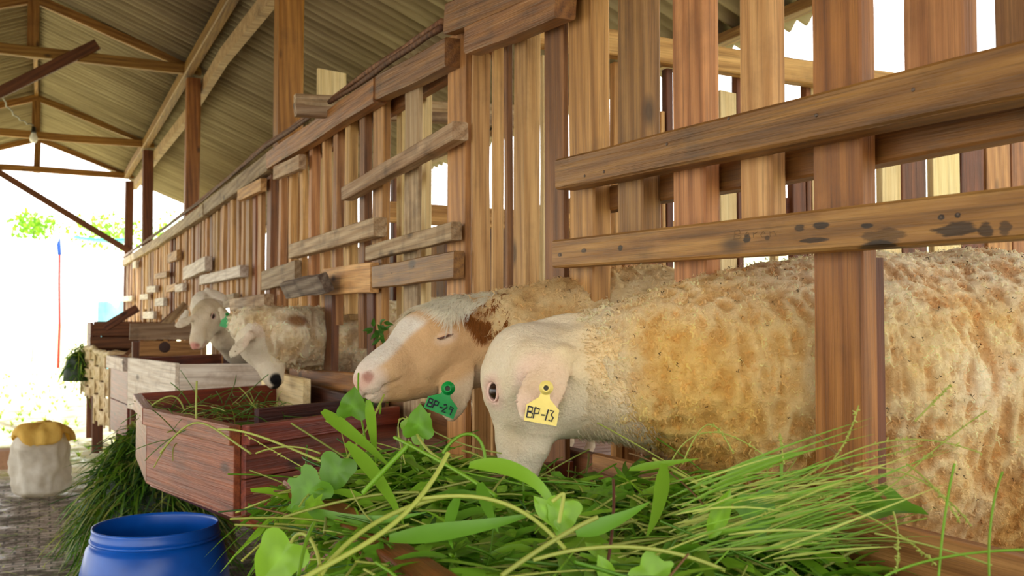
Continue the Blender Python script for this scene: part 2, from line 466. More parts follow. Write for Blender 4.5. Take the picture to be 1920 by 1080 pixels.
# ------------------------------------------------------------------ ground
def make_ground():
    w = NT('strewn_brick_paving')
    v = w.coords((1, 1, 1), rnd=False)
    br = w.n('ShaderNodeTexBrick'); w.l(v, br.inputs['Vector'])
    br.inputs['Scale'].default_value = 4.6; br.inputs['Color1'].default_value = srgb(186, 170, 156); br.inputs['Color2'].default_value = srgb(146, 130, 118)
    br.inputs['Mortar'].default_value = srgb(70, 58, 48); br.inputs['Mortar Size'].default_value = 0.03
    n1 = w.noise(v, 5, 6, 0.7); n2 = w.noise(v, 26, 4, 0.7); n3 = w.noise(v, 1.1, 3)
    c = w.mix(w.ramp(n1, [(0.46, (0, 0, 0, 1)), (0.6, (1, 1, 1, 1))]), br.outputs[0], srgb(74, 60, 42))
    c = w.mix(w.ramp(n2, [(0.56, (0, 0, 0, 1)), (0.66, (1, 1, 1, 1))]), c, srgb(96, 104, 52))
    # sandy yard with grass patches beyond the paving (by distance along the barn)
    tc = w.n('ShaderNodeTexCoord'); sp = w.n('ShaderNodeSeparateXYZ'); w.l(tc.outputs['Object'], sp.inputs[0]); side_ = w.n('ShaderNodeMapRange'); w.l(sp.outputs[0], side_.inputs[0]); side_.inputs['From Min'].default_value = 3.0; side_.inputs['From Max'].default_value = 3.6
    yy = w.math('ADD', sp.outputs[1], w.math('MULTIPLY', n3, 2.0))
    yard = w.ramp(w.noise(v, 2.3, 6, 0.75), [(0.42, srgb(236, 228, 200)), (0.52, srgb(222, 216, 150)), (0.64, srgb(150, 176, 70))])
    fm = w.n('ShaderNodeMapRange'); w.l(yy, fm.inputs[0]); fm.inputs['From Min'].default_value = 8.2; fm.inputs['From Max'].default_value = 9.4
    c = w.mix(w.math('MAXIMUM', fm.outputs[0], side_.outputs[0]), c, yard)
    w.l(c, w.b.inputs['Base Color'])
    rg = w.ramp(n1, [(0.35, (0.18, 0.18, 0.18, 1)), (0.55, (0.8, 0.8, 0.8, 1))])
    w.l(rg, w.b.inputs['Roughness'])
    w.bump(w.math('ADD', n2, br.outputs['Fac']), 0.5, 0.02)
    xs = np.concatenate([[-150, -60, -20], np.linspace(-8, 8, 60), [20, 60, 150]])
    ys = np.concatenate([[-30, -8], np.linspace(-2, 20, 90), [30, 60, 120, 300]])
    X, Y = np.meshgrid(xs, ys, indexing='ij')
    Pn = np.stack([X.ravel(), Y.ravel(), 0 * X.ravel()], 1)
    Z = 0.010 * fbm(Pn, 2.0, 3) - 0.008
    Pn[:, 2] = Z
    ny = len(ys); idx = np.arange(len(xs) * ny).reshape(len(xs), ny)
    F = np.stack([idx[:-1, :-1].ravel(), idx[1:, :-1].ravel(), idx[1:, 1:].ravel(), idx[:-1, 1:].ravel()], 1)
    o = np_mesh('floor', Pn, F, w.m)
    tag(o, 'damp brick floor strewn with straw, running out into a sunlit yard', kind='structure')
make_ground()

# ------------------------------------------------------------------ the fence with its slats
FQ = 1.0
def dep(px, q): return q / (CY * _uv(px, 400)[0] + SY)
near = thing('pen_fence', 'near half of the slatted pen fence with two long worn rails', 'fence', (FQ, 1.0, 0), 'pen fence sections')
far = thing('pen_fence', 'far half of the slatted pen fence, patched with short scrap boards', 'fence', (FQ, 6.0, 0), 'pen fence sections')
def slat_px(xl, xm, xr, z0, z1, mat, parent, q=FQ, name='slat', w1=None):
    """front face spans xl..xm, the side towards the camera xm..xr"""
    sf = Q(xl, 560, q).y; sn = Q(xm, 560, q).y
    # thickness so that the side face reaches xr
    u = _uv(xr, 560)[0]
    qb = (sn * u * CY + sn * SY) / (CY - u * SY)
    t = min(max(qb - q, 0.012), 0.09)
    y = (sf + sn) / 2; w_ = abs(sf - sn)
    return board(name, (q + t / 2, y, CAM_H + z0), (q + t / 2, y, CAM_H + z1), w_, t, (1, 0, 0), mat, parent, warp=0.003, seg=6, w1=w1)
T = 0.84
near_slats = [
    (838, 872, 884, -0.42, .78, M_ORANGE), (884, 888, 920, -0.42, .76, M_TAN), (921, 925, 944, -0.42, .74, M_TAN),
    (945, 951, 962, -0.42, .74, M_RED), (962, 985, 1014, -0.42, .75, M_TAN),
    (1022, 1058, 1068, -0.36, .86, M_RED), (1066, 1112, 1146, 0.0, .88, M_ORANGE), (1158, 1205, 1242, .12, .9, M_ORANGE),
    (1262, 1322, 1352, -0.45, .9, M_ORANGE), (1390, 1450, 1478, .10, .9, M_TAN),
    (1525, 1617, 1646, -0.6, .92, M_POST), (1702, 1816, 1846, .285, .92, M_ORANGE), (1868, 1990, 2030, .285, .92, M_RED)]
for a in near_slats: slat_px(*a, parent=near)
# red lining strip beside the main post
board('slat', Q(1632, 700, 1.045) * 1, Q(1632, 700, 1.045) + Vector((0, 0, .01)), .01, .01, (1, 0, 0), M_RED, near)
bpy.data.objects.remove(bpy.data.objects['slat.011'] if False else near.children[-1])
y_ = Q(1650, 700, 1.08).y
board('lining_strip', (1.075, y_ + 0.02, CAM_H - 0.6), (1.075, y_ + 0.02, CAM_H + .09), 0.03, 0.045, (1, 0, 0), M_DKBEAM, near, warp=0.001)
for (px, ww, z0, z1) in ((2140, .1, -.6, .92), (2500, .1, -.6, .92)):
    y = Q(px, 560, 1.0).y
    board('slat', (1.02, y, CAM_H + z0), (1.02, y, CAM_H + z1), ww, .03, (1, 0, 0), M_ORANGE, near)
def rail_px(xl, ytl, ybl, xr, ytr, ybr, mat, parent, q=0.965, t=0.045, name='rail', ext=0.0, q2=None, **kw):
    q2 = q if q2 is None else q2
    a = (Q(xl, ytl, q) + Q(xl, ybl, q)) / 2; b = (Q(xr, ytr, q2) + Q(xr, ybr, q2)) / 2
    w_ = ((Q(xl, ytl, q) - Q(xl, ybl, q)).length + (Q(xr, ytr, q2) - Q(xr, ybr, q2)).length) / 2
    b = b + (b - a) * ext
    d = (b - a).normalized(); n_ = Vector((1, 0, 0))
    off = Vector((t / 2, 0, 0))
    return board(name, a + off, b + off, w_, t, (1, 0, 0), mat, parent, warp=0.002, **kw)
rail_px(1041, 301, 352, 1920, 68, 190, M_RAIL, near, q=.945, t=.05, ext=0.45)
lr_a = (Q(1035, 455, .95) + Q(1035, 497, .95)) / 2; lr_b = (Q(1920, 338, .95) + Q(1920, 456, .95)) / 2; lr_b = lr_b + (lr_b - lr_a) * .45
lr_L = (lr_b - lr_a).length
def lr_pos(px, py):
    p = Q(px, py, .95); k = (p - lr_a).dot(lr_b - lr_a) / lr_L ** 2
    return (k - .5) * lr_L, (p - (lr_a + (lr_b - lr_a) * k)).z
mk = []
for (px, py, rx, ry, st) in ((1095, 470, .012, .005, .8), (1050, 478, .012, .005, .8), (1164, 465, .010, .008, .9), (1500, 428, .012, .006, .8), (1540, 423, .018, .006, .9), (1402, 448, .010, .009, .9), (1440, 446, .007, .004, .7),
                         (1530, 450, .035, .004, .85), (1626, 423, .012, .004, .9), (1655, 445, .040, .013, .6), (1640, 462, .035, .010, .85), (1790, 430, .035, .009, .85), (1850, 430, .012, .010, .8), (1885, 425, .010, .010, .7),
                         (1250, 495, .10, .004, .9), (1600, 478, .12, .004, .8), (1766, 407, .005, .004, .9), (1797, 403, .005, .004, .9)):
    x, y = lr_pos(px, py); mk.append((x, -y, rx, ry, st))
M_RAILD = wood('stained_lower_rail_wood', (186, 138, 80), (144, 98, 52), (84, 52, 26), 0.5, grime=0.3, grimecol=(60, 38, 20), var=0.02, spec=0.45, marks=mk)
rail_px(1035, 455, 497, 1920, 338, 456, M_RAILD, near, q=.95, t=.045, ext=0.45)
# a second rail behind the slats, just under the upper one
a_ = Q(1135, 378, 1.06); b_ = Q(1920, 224, 1.06); b_ = b_ + (b_ - a_) * .4
board('inner_rail', a_, b_, .05, .04, (1, 0, 0), M_RAIL, near, warp=.002)
nail_m = simple('rusty_nail_head', (88, 70, 56), .5)
for (px, py, q) in ((1096, 330, .945), (1132, 322, .945), (1250, 270, .945), (1366, 222, .945), (1712, 168, .945), (1530, 216, .945), (1050, 478, .95), (1097, 468, .95), (1766, 407, .95), (1797, 402, .95), (1540, 423, .95), (1626, 423, .95), (775, 500, .955), (735, 512, .955), (600, 245, .955), (700, 160, .955)):
    c_ = Q(px, py, q)
    lathe('nail', [(1e-4, .0012), (.0022, .001), (.0028, 0.0), (.0028, -.002)], nail_m, c_, near if px > 840 else far, 12, axis=((0, 1, 0), (-1, 0, 0)))
# faint pencil scrawl on the lower rail
pen_m = simple('pencil_mark', (112, 84, 52), .7)
V, F = [], []
for st in ([(1378, 432), (1376, 447)], [(1372, 434), (1386, 431), (1388, 437), (1378, 440), (1390, 443), (1386, 447), (1374, 448)], [(1396, 441), (1405, 439), (1401, 435), (1396, 441), (1399, 446), (1406, 445)],
           [(1412, 436), (1413, 446)], [(1413, 439), (1420, 435)], [(1426, 440), (1435, 438), (1431, 434), (1426, 440), (1429, 445), (1437, 443)], [(1443, 434), (1444, 444)], [(1444, 437), (1451, 433), (1455, 442)]):
    v, f = tube_data([Q(x, y, .9485) for x, y in st], .0005, 5); b0_ = len(V); V += v; F += [tuple(b0_ + i for i in q) for q in f]
mesh_obj('pencil_scrawl', V, F, pen_m, near)
# upper rail pieces right of the corner
rail_px(832, 8, 62, 990, -62, 8, M_RAIL, near, q=.95, t=.04)
rail_px(870, 51, 100, 1041, -32, 34, M_RAIL, near, q=.93, t=.05, name='cross_board')
rail_px(1060, -75, -20, 1920, -560, -420, M_RAIL, near, q=.95, t=.04, ext=.3)
# small dark nail heads are left as wood marks; bottom rail the slats are nailed to
board('bottom_rail', (1.05, -.6, CAM_H - .33), (1.05, 2.05, CAM_H - .33), .10, .03, (1, 0, 0), M_RED, near)
# top rail of the far half
seg = [(833, 66, 128), (700, 148, 187), (500, 283, 320), (380, 382, 404), (300, 440, 458), (229, 487, 499)]
nail = []
def top_rail():
    t = 0.05
    V, F = [], []
    L = []
    for (x, a, b) in seg:
        L.append((Q(x, a, .955), Q(x, b, .955)))
    # resample
    for (hi, lo) in L:
        V += [(hi.x, hi.y, hi.z), (hi.x + t, hi.y, hi.z), (lo.x + t, lo.y, lo.z), (lo.x, lo.y, lo.z)]
    for k in range(len(L) - 1):
        for j in range(4): F.append((k * 4 + j, k * 4 + 4 + j, k * 4 + 4 + (j + 1) % 4, k * 4 + (j + 1) % 4))
    F += [(0, 1, 2, 3), tuple(len(V) - 4 + j for j in (3, 2, 1, 0))]
    return V, F
for k in range(len(seg) - 1):
    (xa, a, b), (xb, c, d) = seg[k], seg[k + 1]
    m = M_RAIL if k < 2 else M_GREY
    rail_px(xb - (0 if k == 4 else 1), c, d, xa, a, b, m, far, q=.955 - 0.004 * (k % 2), t=.05, name='top_rail')
# frayed laths lying along the top of the rail
rl = random.Random(3)
lath_m = wood('frayed_lath_wood', (150, 108, 72), (104, 68, 44), (50, 30, 20), 0.7, grime=0.5)
for j in range(4):
    pts = []
    for k in range(26):
        a = k / 25
        xs_ = [(829, 58), (700, 143), (500, 279), (380, 379), (300, 437), (232, 484)]
        f = a * 5; i = min(int(f), 4); f -= i
        x = xs_[i][0] * (1 - f) + xs_[i + 1][0] * f; y = xs_[i][1] * (1 - f) + xs_[i + 1][1] * f
        p = Q(x, y, .96 + 0.010 * j)
        pts.append(p + Vector((0, 0, 0.012 + 0.011 * (j % 2) + rl.uniform(-.005, .005))))
    tube('lath', pts, [0.008 + rl.uniform(-.002, .003) for _ in pts], lath_m, far, 6)
board('back_rail', (1.06, 2.25, CAM_H + .73), (1.06, 13.9, CAM_H + .73), .07, .03, (1, 0, 0), M_RED, far)
board('bottom_rail', (1.05, 2.3, CAM_H - .30), (1.05, 13.9, CAM_H - .30), .09, .03, (1, 0, 0), M_RED, far)

# individually measured slats left of the corner
far_slats = [
    (757, 783, 790, -.30, .80, M_GREY), (697, 716, 731, -.30, .80, M_ORANGE), (672, 682, 697, -.1, .80, M_RED),
    (645, 654, 671, 0.02, .80, M_TAN), (622, 630, 645, -.02, .80, M_ORANGE), (602, 607, 621, .05, .80, M_TAN),
    (577, 583, 600, .05, .80, M_ORANGE), (560, 566, 577, .02, .80, M_TAN), (540, 545, 558, -.05, .80, M_TAN),
    (520, 525, 537, -.28, .80, M_ORANGE), (498, 506, 519, -.28, .80, M_RED), (482, 488, 497, -.1, .80, M_TAN)]
for a in far_slats: slat_px(*a, parent=far)
slat_px(608, 622, 636, -.30, .14, M_DKBEAM, far, q=0.985)
slat_px(688, 700, 716, -.30, .14, M_DKBEAM, far, q=0.99)
rs = random.Random(11)
y = Q(482, 560, 1.0).y + 0.15
mats = [M_TAN, M_TAN, M_ORANGE, M_RED, M_ORANGE, M_TAN]
k = 0
while y < 14.0:
    w_ = rs.uniform(.065, .095); t = rs.uniform(.022, .032)
    z0 = -.30 if k % 4 == 0 else rs.choice([-.28, .0, .05, .12, -.05])
    q = 1.0 + rs.uniform(-.006, .01)
    board('slat', (q + t / 2, y, CAM_H + z0), (q + t / 2, y, CAM_H + .80), w_, t, (1, 0, 0), rs.choice(mats), far, warp=.004, seg=4)
    y += rs.uniform(.125, .165); k += 1
# pale new planks standing behind the fence
pp = [(776, 803, 806, 142, 565), (748, 757, 760, 165, 560)]
for (xl, xm, xr, yt, yb) in pp:
    q = 1.10
    a = Q((xl + xm) / 2, yb, q); b = Q((xl + xm) / 2, yt, q); b.y = a.y; 
    w_ = abs(Q(xl, 500, q).y - Q(xm, 500, q).y)
    board('pale_plank', (q, a.y, CAM_H - .3), (q, a.y, b.z), w_, .02, (1, 0, 0), M_PALE, far, warp=.001)
a = Q(642, 136, 1.2); board('pale_plank', (1.15, a.y, CAM_H - .1), (1.15, a.y, a.z), .13, .02, (0, 1, 0), M_PALE, far, warp=.001)
for (x0, x1, zb, zt) in ((1018, 1024, -.1, .66), (641, 690, -.0, .17)):
    q = 1.12
    a = Q(x0, 500, q).y; b = Q(x1, 500, q).y
    board('pale_plank', (q, (a + b) / 2, CAM_H + zb), (q, (a + b) / 2, CAM_H + zt), abs(a - b), .018, (1, 0, 0), M_PALE, far if x0 < 800 else near, warp=.001)
# double grey rail stubs sticking out over the top rail, crossing the pen
gb = thing('pen_divider', 'weathered grey double rail of the pen divider behind the fence', 'fence', (1.1, 3.2, CAM_H))
sdv = Q(700, 200, 1.0).y + .25
g0 = S(553, 190, 3.9); 
yd = 3.55
for j, (ya, yb_) in enumerate(((182, 192), (198, 212))):
    a = S(553, (ya + yb_) / 2, yd); b = S(840, (ya + yb_) / 2 + 16, yd)
    b = a + (b - a) * 1.6
    board('rail', a, b, .045 if j == 0 else .05, .04, (0, 1, 0), M_GREY, gb, warp=.003)
for qx in (1.5, 1.75, 2.0, 2.3, 2.6, 2.9):
    board('slat', (qx, yd + .035, CAM_H - .5), (qx, yd + .035, CAM_H + .1), .08, .025, (0, 1, 0), M_ORANGE, gb)
board('rail', (1.2, yd, CAM_H + .42), (3.0, yd, CAM_H + .40), .08, .035, (0, 1, 0), M_TAN, gb)
# scrap boards nailed across
scraps = [
    (640, 352, 374, 848, 224, 264, M_GREY, .94), (541, 456, 486, 700, 409, 441, M_GREY, .94), (685, 461, 490, 845, 416, 449, M_GREY, .955),
    (605, 503, 553, 693, 493, 549, M_TAN, .955), (697, 499, 542, 850, 471, 521, M_RAIL, .955), (490, 506, 547, 552, 491, 526, M_GREY, .95),
    (512, 312, 337, 561, 289, 316, M_GREY, .95), (445, 356, 378, 488, 334, 357, M_TAN, .955),
    (343, 500, 527, 384, 482, 505, M_WHITEWOOD, .94), (374, 516, 535, 450, 498, 518, M_WHITEWOOD, .94),
    (430, 560, 584, 495, 551, 577, M_GREY, .94), (403, 556, 582, 438, 551, 572, M_GREY, .955),
    (290, 513, 523, 312, 509, 519, M_TAN, .95), (328, 534, 548, 342, 531, 545, M_WHITEWOOD, .95), (314, 476, 494, 331, 469, 486, M_TAN, .95),
    (275, 537, 548, 291, 535, 548, M_WHITEWOOD, .95), (262, 552, 562, 277, 551, 561, M_WHITEWOOD, .95), (229, 556, 566, 247, 555, 564, M_WHITEWOOD, .95),
    (290, 560, 574, 306, 558, 573, M_WHITEWOOD, .95), (248, 492, 503, 255, 488, 502, M_WHITEWOOD, .95), (312, 536, 548, 330, 530, 544, M_TAN, .955),
    (268, 585, 597, 288, 583, 598, M_WHITEWOOD, .95),
    (543, 689, 722, 668, 702, 738, M_RAIL, .965)]
for (a, b, c, d, e, f, m, q) in scraps:
    rail_px(a, b, c, d, e, f, m, far, q=q, t=.045 if q < .95 else .03, name='cross_board')
a = Q(537, 543, .90); b = Q(612, 530, .90)
board('bark_slab', a, b, .07, .035, (1, 0, .5), M_BARK, far)

# ------------------------------------------------------------------ divider behind the near rails, rear fence
PS = 2.10
pf = thing('pen_divider', 'slatted divider across the pen behind the two near sheep', 'fence', (1.1, PS, CAM_H))
a = S(1000, 62, PS); b = S(1680, 162, PS); b = a + (b - a) * 1.35
b.z = b.z
board('rail', a, b, .068, .04, (0, 1, 0), M_TAN, pf, warp=.002)
board('rail', (1.6, PS + .06, CAM_H + .33), (3.0, PS + .06, CAM_H + .33), .05, .03, (0, 1, 0), M_DKBEAM, pf)
board('rail', (1.08, PS, CAM_H - .2), (3.0, PS, CAM_H - .2), .07, .035, (0, 1, 0), M_TAN, pf)
def div_slat(xl, xr, yt, yb, mat, ds=0.04):
    y = PS + ds
    if xl >= 1480 and yt > 200: yt -= 75
    q0 = S(xl, 400, y).x; q1 = S(xr, 400, y).x
    zt = S(xl, yt, y).z; zb = S(xl, yb, y).z
    qm = (q0 + q1) / 2
    board('slat', (qm, y, zb), (qm, y, zt), abs(q1 - q0), .025, (0, 1, 0), mat, pf, warp=.002)
for a in ((1148, 1161, 118, 900, M_TAN), (1166, 1196, 120, 900, M_TAN), (1207, 1236, 350, 900, M_RED), (1236, 1243, 210, 900, M_TAN), (1246, 1258, 130, 900, M_DKBEAM),
          (1346, 1377, 172, 600, M_PALE), (1379, 1389, 138, 900, M_DKBEAM), (1446, 1453, 320, 900, M_PALE),
          (1481, 1506, 300, 900, M_DKBEAM), (1508, 1516, 150, 900, M_RED), (1518, 1524, 150, 900, M_PALE),
          (1648, 1684, 266, 900, M_PALE), (1686, 1732, 285, 900, M_DKBEAM), (1745, 1796, 248, 900, M_PALE),
          (1798, 1840, 240, 900, M_DKBEAM), (1845, 1890, 232, 900, M_ORANGE), (1892, 1960, 220, 900, M_RED), (1966, 2030, 180, 900, M_TAN)):
    div_slat(*a)
rf = thing('rear_fence', 'low rear fence of the pens seen through the slats', 'fence', (3.0, 6, 0))
for z in (-.1, -.42): board('rail', (3.0, 0.2, CAM_H + z), (3.0, 14, CAM_H + z), .08, .03, (1, 0, 0), M_RED, rf)
y = 0.3
while y < 14:
    if y > 5.2: board('slat', (3.03, y, CAM_H - .55), (3.03, y, CAM_H + .78), .185, .025, (1, 0, 0), rs.choice(mats), rf, seg=3)
    else: board('slat', (3.03, y, CAM_H - .55), (3.03, y, CAM_H + .06), .08, .025, (1, 0, 0), rs.choice(mats), rf, seg=3)
    y += .22 if y < 5.2 else .20
for i, s in enumerate([0.9] + post_s):
    tag(board('rear_post', (2.95, s, 0), (2.95, s, roof_z(2.95) - .1), .1, .1, (1, 0, 0), M_DKBEAM),
        'thin rear post of the pens, ' + ['nearest the camera', 'level with the first amber barn post', 'level with the second amber barn post', 'level with the first dark barn post', 'farthest one'][i], 'post', 'rear eave posts')
# slatted raised pen floor
pfl = thing('pen_floor', 'raised slatted wooden floor inside the pens', 'floor', (2, 6, .5))
V, F = [], []
yy_ = -.6; 
def addbox(V, F, x0, x1, y0, y1, z0, z1):
    n = len(V)
    V += [(x0, y0, z0), (x1, y0, z0), (x1, y1, z0), (x0, y1, z0), (x0, y0, z1), (x1, y0, z1), (x1, y1, z1), (x0, y1, z1)]
    F += [tuple(n + i for i in f) for f in ((3, 2, 1, 0), (4, 5, 6, 7), (0, 1, 5, 4), (1, 2, 6, 5), (2, 3, 7, 6), (3, 0, 4, 7))]
while yy_ < 14:
    addbox(V, F, 1.1, 2.97, yy_, yy_ + .085, .50, .53); yy_ += .10
mesh_obj('deck', V, F, M_RED, pfl)
V, F = [], []
for x in (1.15, 2.0, 2.85): addbox(V, F, x, x + .07, -.6, 14, .42, .50)
mesh_obj('joists', V, F, M_DKBEAM, pfl)
V, F = [], []
for yk in np.arange(-.5, 14, 1.6):
    for x in (1.15, 2.0, 2.85): addbox(V, F, x, x + .07, yk, yk + .07, 0, .42)
mesh_obj('stilts', V, F, M_DKBEAM, pfl)
for o in pfl.children: o.parent = pfl; o.matrix_parent_inverse = Matrix.Translation(pfl.location).inverted()
# ------------------------------------------------------------------ implicit surfaces (smooth unions, surface nets)
class Sdf:
    def __init__(self): self.pr = []
    def cone(self, p0, p1, r0, r1, k=0.03): self.pr.append(('c', np.array(p0, float), np.array(p1, float), r0, r1, k)); return self
    def ball(self, p, r, k=0.03): self.pr.append(('c', np.array(p, float), np.array(p, float) + 1e-5, r, r, k)); return self
    def ell(self, p, R, ax, k=0.02): self.pr.append(('e', np.array(p, float), np.array(R, float), np.array(ax, float), 0, k)); return self
    def cut(self, p0, p1, r, k=0.01, r1=None): self.pr.append(('x', np.array(p0, float), np.array(p1, float) + 1e-6, r, r if r1 is None else r1, k)); return self
    def cute(self, p, R, ax, k=0.008): self.pr.append(('y', np.array(p, float), np.array(R, float), np.array(ax, float), 0, k)); return self
    def xf(self, M, sc):
        """transform all primitives from local to world by Matrix M (rotation+translation) and scale"""
        A = np.array(M)[:3, :3]; t = np.array(M)[:3, 3]; out = []
        for p in self.pr:
            if p[0] in 'cx': out.append((p[0], A @ (p[1] * sc) + t, A @ (p[2] * sc) + t, p[3] * sc, p[4] * sc, p[5] * sc))
            else: out.append((p[0], A @ (p[1] * sc) + t, A @ p[2], p[3] * sc, 0, p[5] * sc))
        s = Sdf(); s.pr = out; return s
    def __call__(self, X):
        d = None
        for p in self.pr:
            if p[0] in 'cx':
                a, b, r0, r1, k = p[1:]
                ab = b - a; h = np.clip(((X - a) @ ab) / max(ab @ ab, 1e-12), 0, 1)
                e = np.linalg.norm(X - a - h[:, None] * ab, axis=1) - (r0 + (r1 - r0) * h)
            else:
                c, R, ax, _, k = p[1:]
                L = (X - c) @ R
                k0 = np.linalg.norm(L / ax, axis=1); k1 = np.linalg.norm(L / ax ** 2, axis=1)
                e = k0 * (k0 - 1) / np.maximum(k1, 1e-9)
            if d is None: d = e; continue
            if p[0] in 'ce':
                h = np.clip(0.5 + 0.5 * (e - d) / k, 0, 1); d = e * (1 - h) + d * h - k * h * (1 - h)
            else:
                h = np.clip(0.5 - 0.5 * (e + d) / k, 0, 1); d = d * (1 - h) + (-e) * h + k * h * (1 - h)
        return d
def surface(sdf, lo, hi, h, blk=16):
    lo = np.array(lo, float); hi = np.array(hi, float)
    nb = np.ceil((hi - lo) / h / blk).astype(int); N = nb * blk + 1
    G = np.full(N, 1.0, dtype=np.float32)
    bi = np.stack(np.meshgrid(*[np.arange(k) for k in nb], indexing='ij'), -1).reshape(-1, 3)
    cen = lo + (bi + 0.5) * blk * h
    dc = sdf(cen)
    rad = blk * h * 0.87 * 1.25 + 0.01
    ax = np.arange(blk + 1)
    off = np.stack(np.meshgrid(ax, ax, ax, indexing='ij'), -1).reshape(-1, 3)
    for b, d in zip(bi, dc):
        o = b * blk
        sl = tuple(slice(o[i], o[i] + blk + 1) for i in range(3))
        if abs(d) > rad: G[sl] = np.where(G[sl] == 1.0, np.sign(d) * rad, G[sl]); continue
        G[sl] = sdf(lo + (off + o) * h).reshape(blk + 1, blk + 1, blk + 1)
    # surface nets
    ins = G < 0
    c = [ins[a:N[0] - 1 + a, b:N[1] - 1 + b, e:N[2] - 1 + e] for a in (0, 1) for b in (0, 1) for e in (0, 1)]
    s = sum(x.astype(np.int8) for x in c)
    cells = np.argwhere((s > 0) & (s < 8))
    idm = np.full(tuple(N - 1), -1, dtype=np.int32); idm[tuple(cells.T)] = np.arange(len(cells))
    acc = np.zeros((len(cells), 3)); cnt = np.zeros(len(cells))
    cor = [(a, b, e) for a in (0, 1) for b in (0, 1) for e in (0, 1)]
    for i, A in enumerate(cor):
        for j, B in enumerate(cor):
            if j > i and sum(abs(x - y) for x, y in zip(A, B)) == 1:
                va = G[tuple((cells + A).T)]; vb = G[tuple((cells + B).T)]
                m = (va < 0) != (vb < 0)
                t = np.where(m, va / np.where(m, va - vb, 1), 0)
                p = np.array(A) + t[:, None] * (np.array(B) - np.array(A))
                acc += p * m[:, None]; cnt += m
    V = lo + (cells + acc / cnt[:, None]) * h
    Fs = []
    for axn in range(3):
        sl0 = [slice(1, N[i] - 1) for i in range(3)]; sl1 = list(sl0)
        sl0[axn] = slice(0, N[axn] - 1); sl1[axn] = slice(1, N[axn])
        a = ins[tuple(sl0)]; b = ins[tuple(sl1)]
        e = np.argwhere(a != b)
        if not len(e): continue
        flip = a[tuple(e.T)]
        base = e.copy()
        for i in range(3):
            if i != axn: base[:, i] += 1
        u, v = [(1, 2), (2, 0), (0, 1)][axn]
        def cid(du, dv):
            q = base.copy(); q[:, u] += du; q[:, v] += dv; return idm[tuple(q.T)]
        q = np.stack([cid(-1, -1), cid(0, -1), cid(0, 0), cid(-1, 0)], 1)
        q[~flip] = q[~flip][:, ::-1]
        Fs.append(q[(q >= 0).all(1)])
    F = np.concatenate(Fs)
    sm = F[:: max(1, len(F) // 2000)]
    fn = np.cross(V[sm[:, 1]] - V[sm[:, 0]], V[sm[:, 2]] - V[sm[:, 0]])
    if np.median((fn * normals(sdf, V[sm[:, 0]])).sum(1)) < 0: F = F[:, ::-1]
    return V, F
def normals(sdf, V, e=0.002):
    g = np.stack([sdf(V + np.eye(3)[i] * e) - sdf(V - np.eye(3)[i] * e) for i in range(3)], 1)
    return g / np.maximum(np.linalg.norm(g, axis=1, keepdims=True), 1e-9)

# ------------------------------------------------------------------ sheep materials
def hide_mat(name, rough=0.75, fine=260):
    w = NT(name)
    at = w.n('ShaderNodeAttribute', attribute_name='Col')
    v = w.coords((1, 1, 1), rnd=False)
    f = w.noise(v, fine, 4, 0.7); g = w.noise(v, 38, 4, 0.6)
    c = w.mix(w.math('MULTIPLY', w.ramp(f, [(0.35, (1, 1, 1, 1)), (0.6, (0, 0, 0, 1))]), 0.18), at.outputs['Color'], w.mix(1.0, at.outputs['Color'], (0.62, 0.50, 0.38, 1), 'MULTIPLY'))
    c = w.mix(w.math('MULTIPLY', w.ramp(g, [(0.5, (0, 0, 0, 1)), (0.68, (1, 1, 1, 1))]), 0.22), c, w.mix(1.0, c, (0.78, 0.66, 0.5, 1), 'MULTIPLY'))
    w.l(c, w.b.inputs['Base Color']); w.b.inputs['Roughness'].default_value = rough
    w.b.inputs['Specular IOR Level'].default_value = 0.2
    w.b.inputs['Subsurface Weight'].default_value = 0.12; w.b.inputs['Subsurface Scale'].default_value = 0.01
    w.b.inputs['Subsurface Radius'].default_value = (1.0, 0.5, 0.3)
    w.bump(w.math('ADD', f, w.math('MULTIPLY', g, 2.0)), 0.6, 0.006)
    return w.m
M_HIDE = hide_mat('short_haired_hide')
def wool_mat():
    w = NT('curly_fleece')
    at = w.n('ShaderNodeAttribute', attribute_name='Col')
    v = w.coords((1, 1, 1), rnd=False)
    f = w.noise(v, 120, 5, 0.7, 1.5); g = w.noise(v, 30, 4, 0.6, 1.0)
    c = w.mix(w.math('MULTIPLY', w.ramp(f, [(0.36, (1, 1, 1, 1)), (0.55, (0, 0, 0, 1))]), 0.25), at.outputs['Color'], w.mix(1.0, at.outputs['Color'], (0.75, 0.62, 0.42, 1), 'MULTIPLY'))
    c = w.mix(w.math('MULTIPLY', w.ramp(g, [(0.52, (0, 0, 0, 1)), (0.7, (1, 1, 1, 1))]), 0.12), c, srgb(178, 138, 84))
    w.l(c, w.b.inputs['Base Color']); w.b.inputs['Roughness'].default_value = 0.9
    w.b.inputs['Specular IOR Level'].default_value = 0.12
    w.b.inputs['Subsurface Weight'].default_value = 0.2; w.b.inputs['Subsurface Scale'].default_value = 0.015
    w.b.inputs['Subsurface Radius'].default_value = (1.0, 0.6, 0.35)
    w.bump(w.math('ADD', f, g), 0.8, 0.008)
    return w.m
M_WOOL = wool_mat()
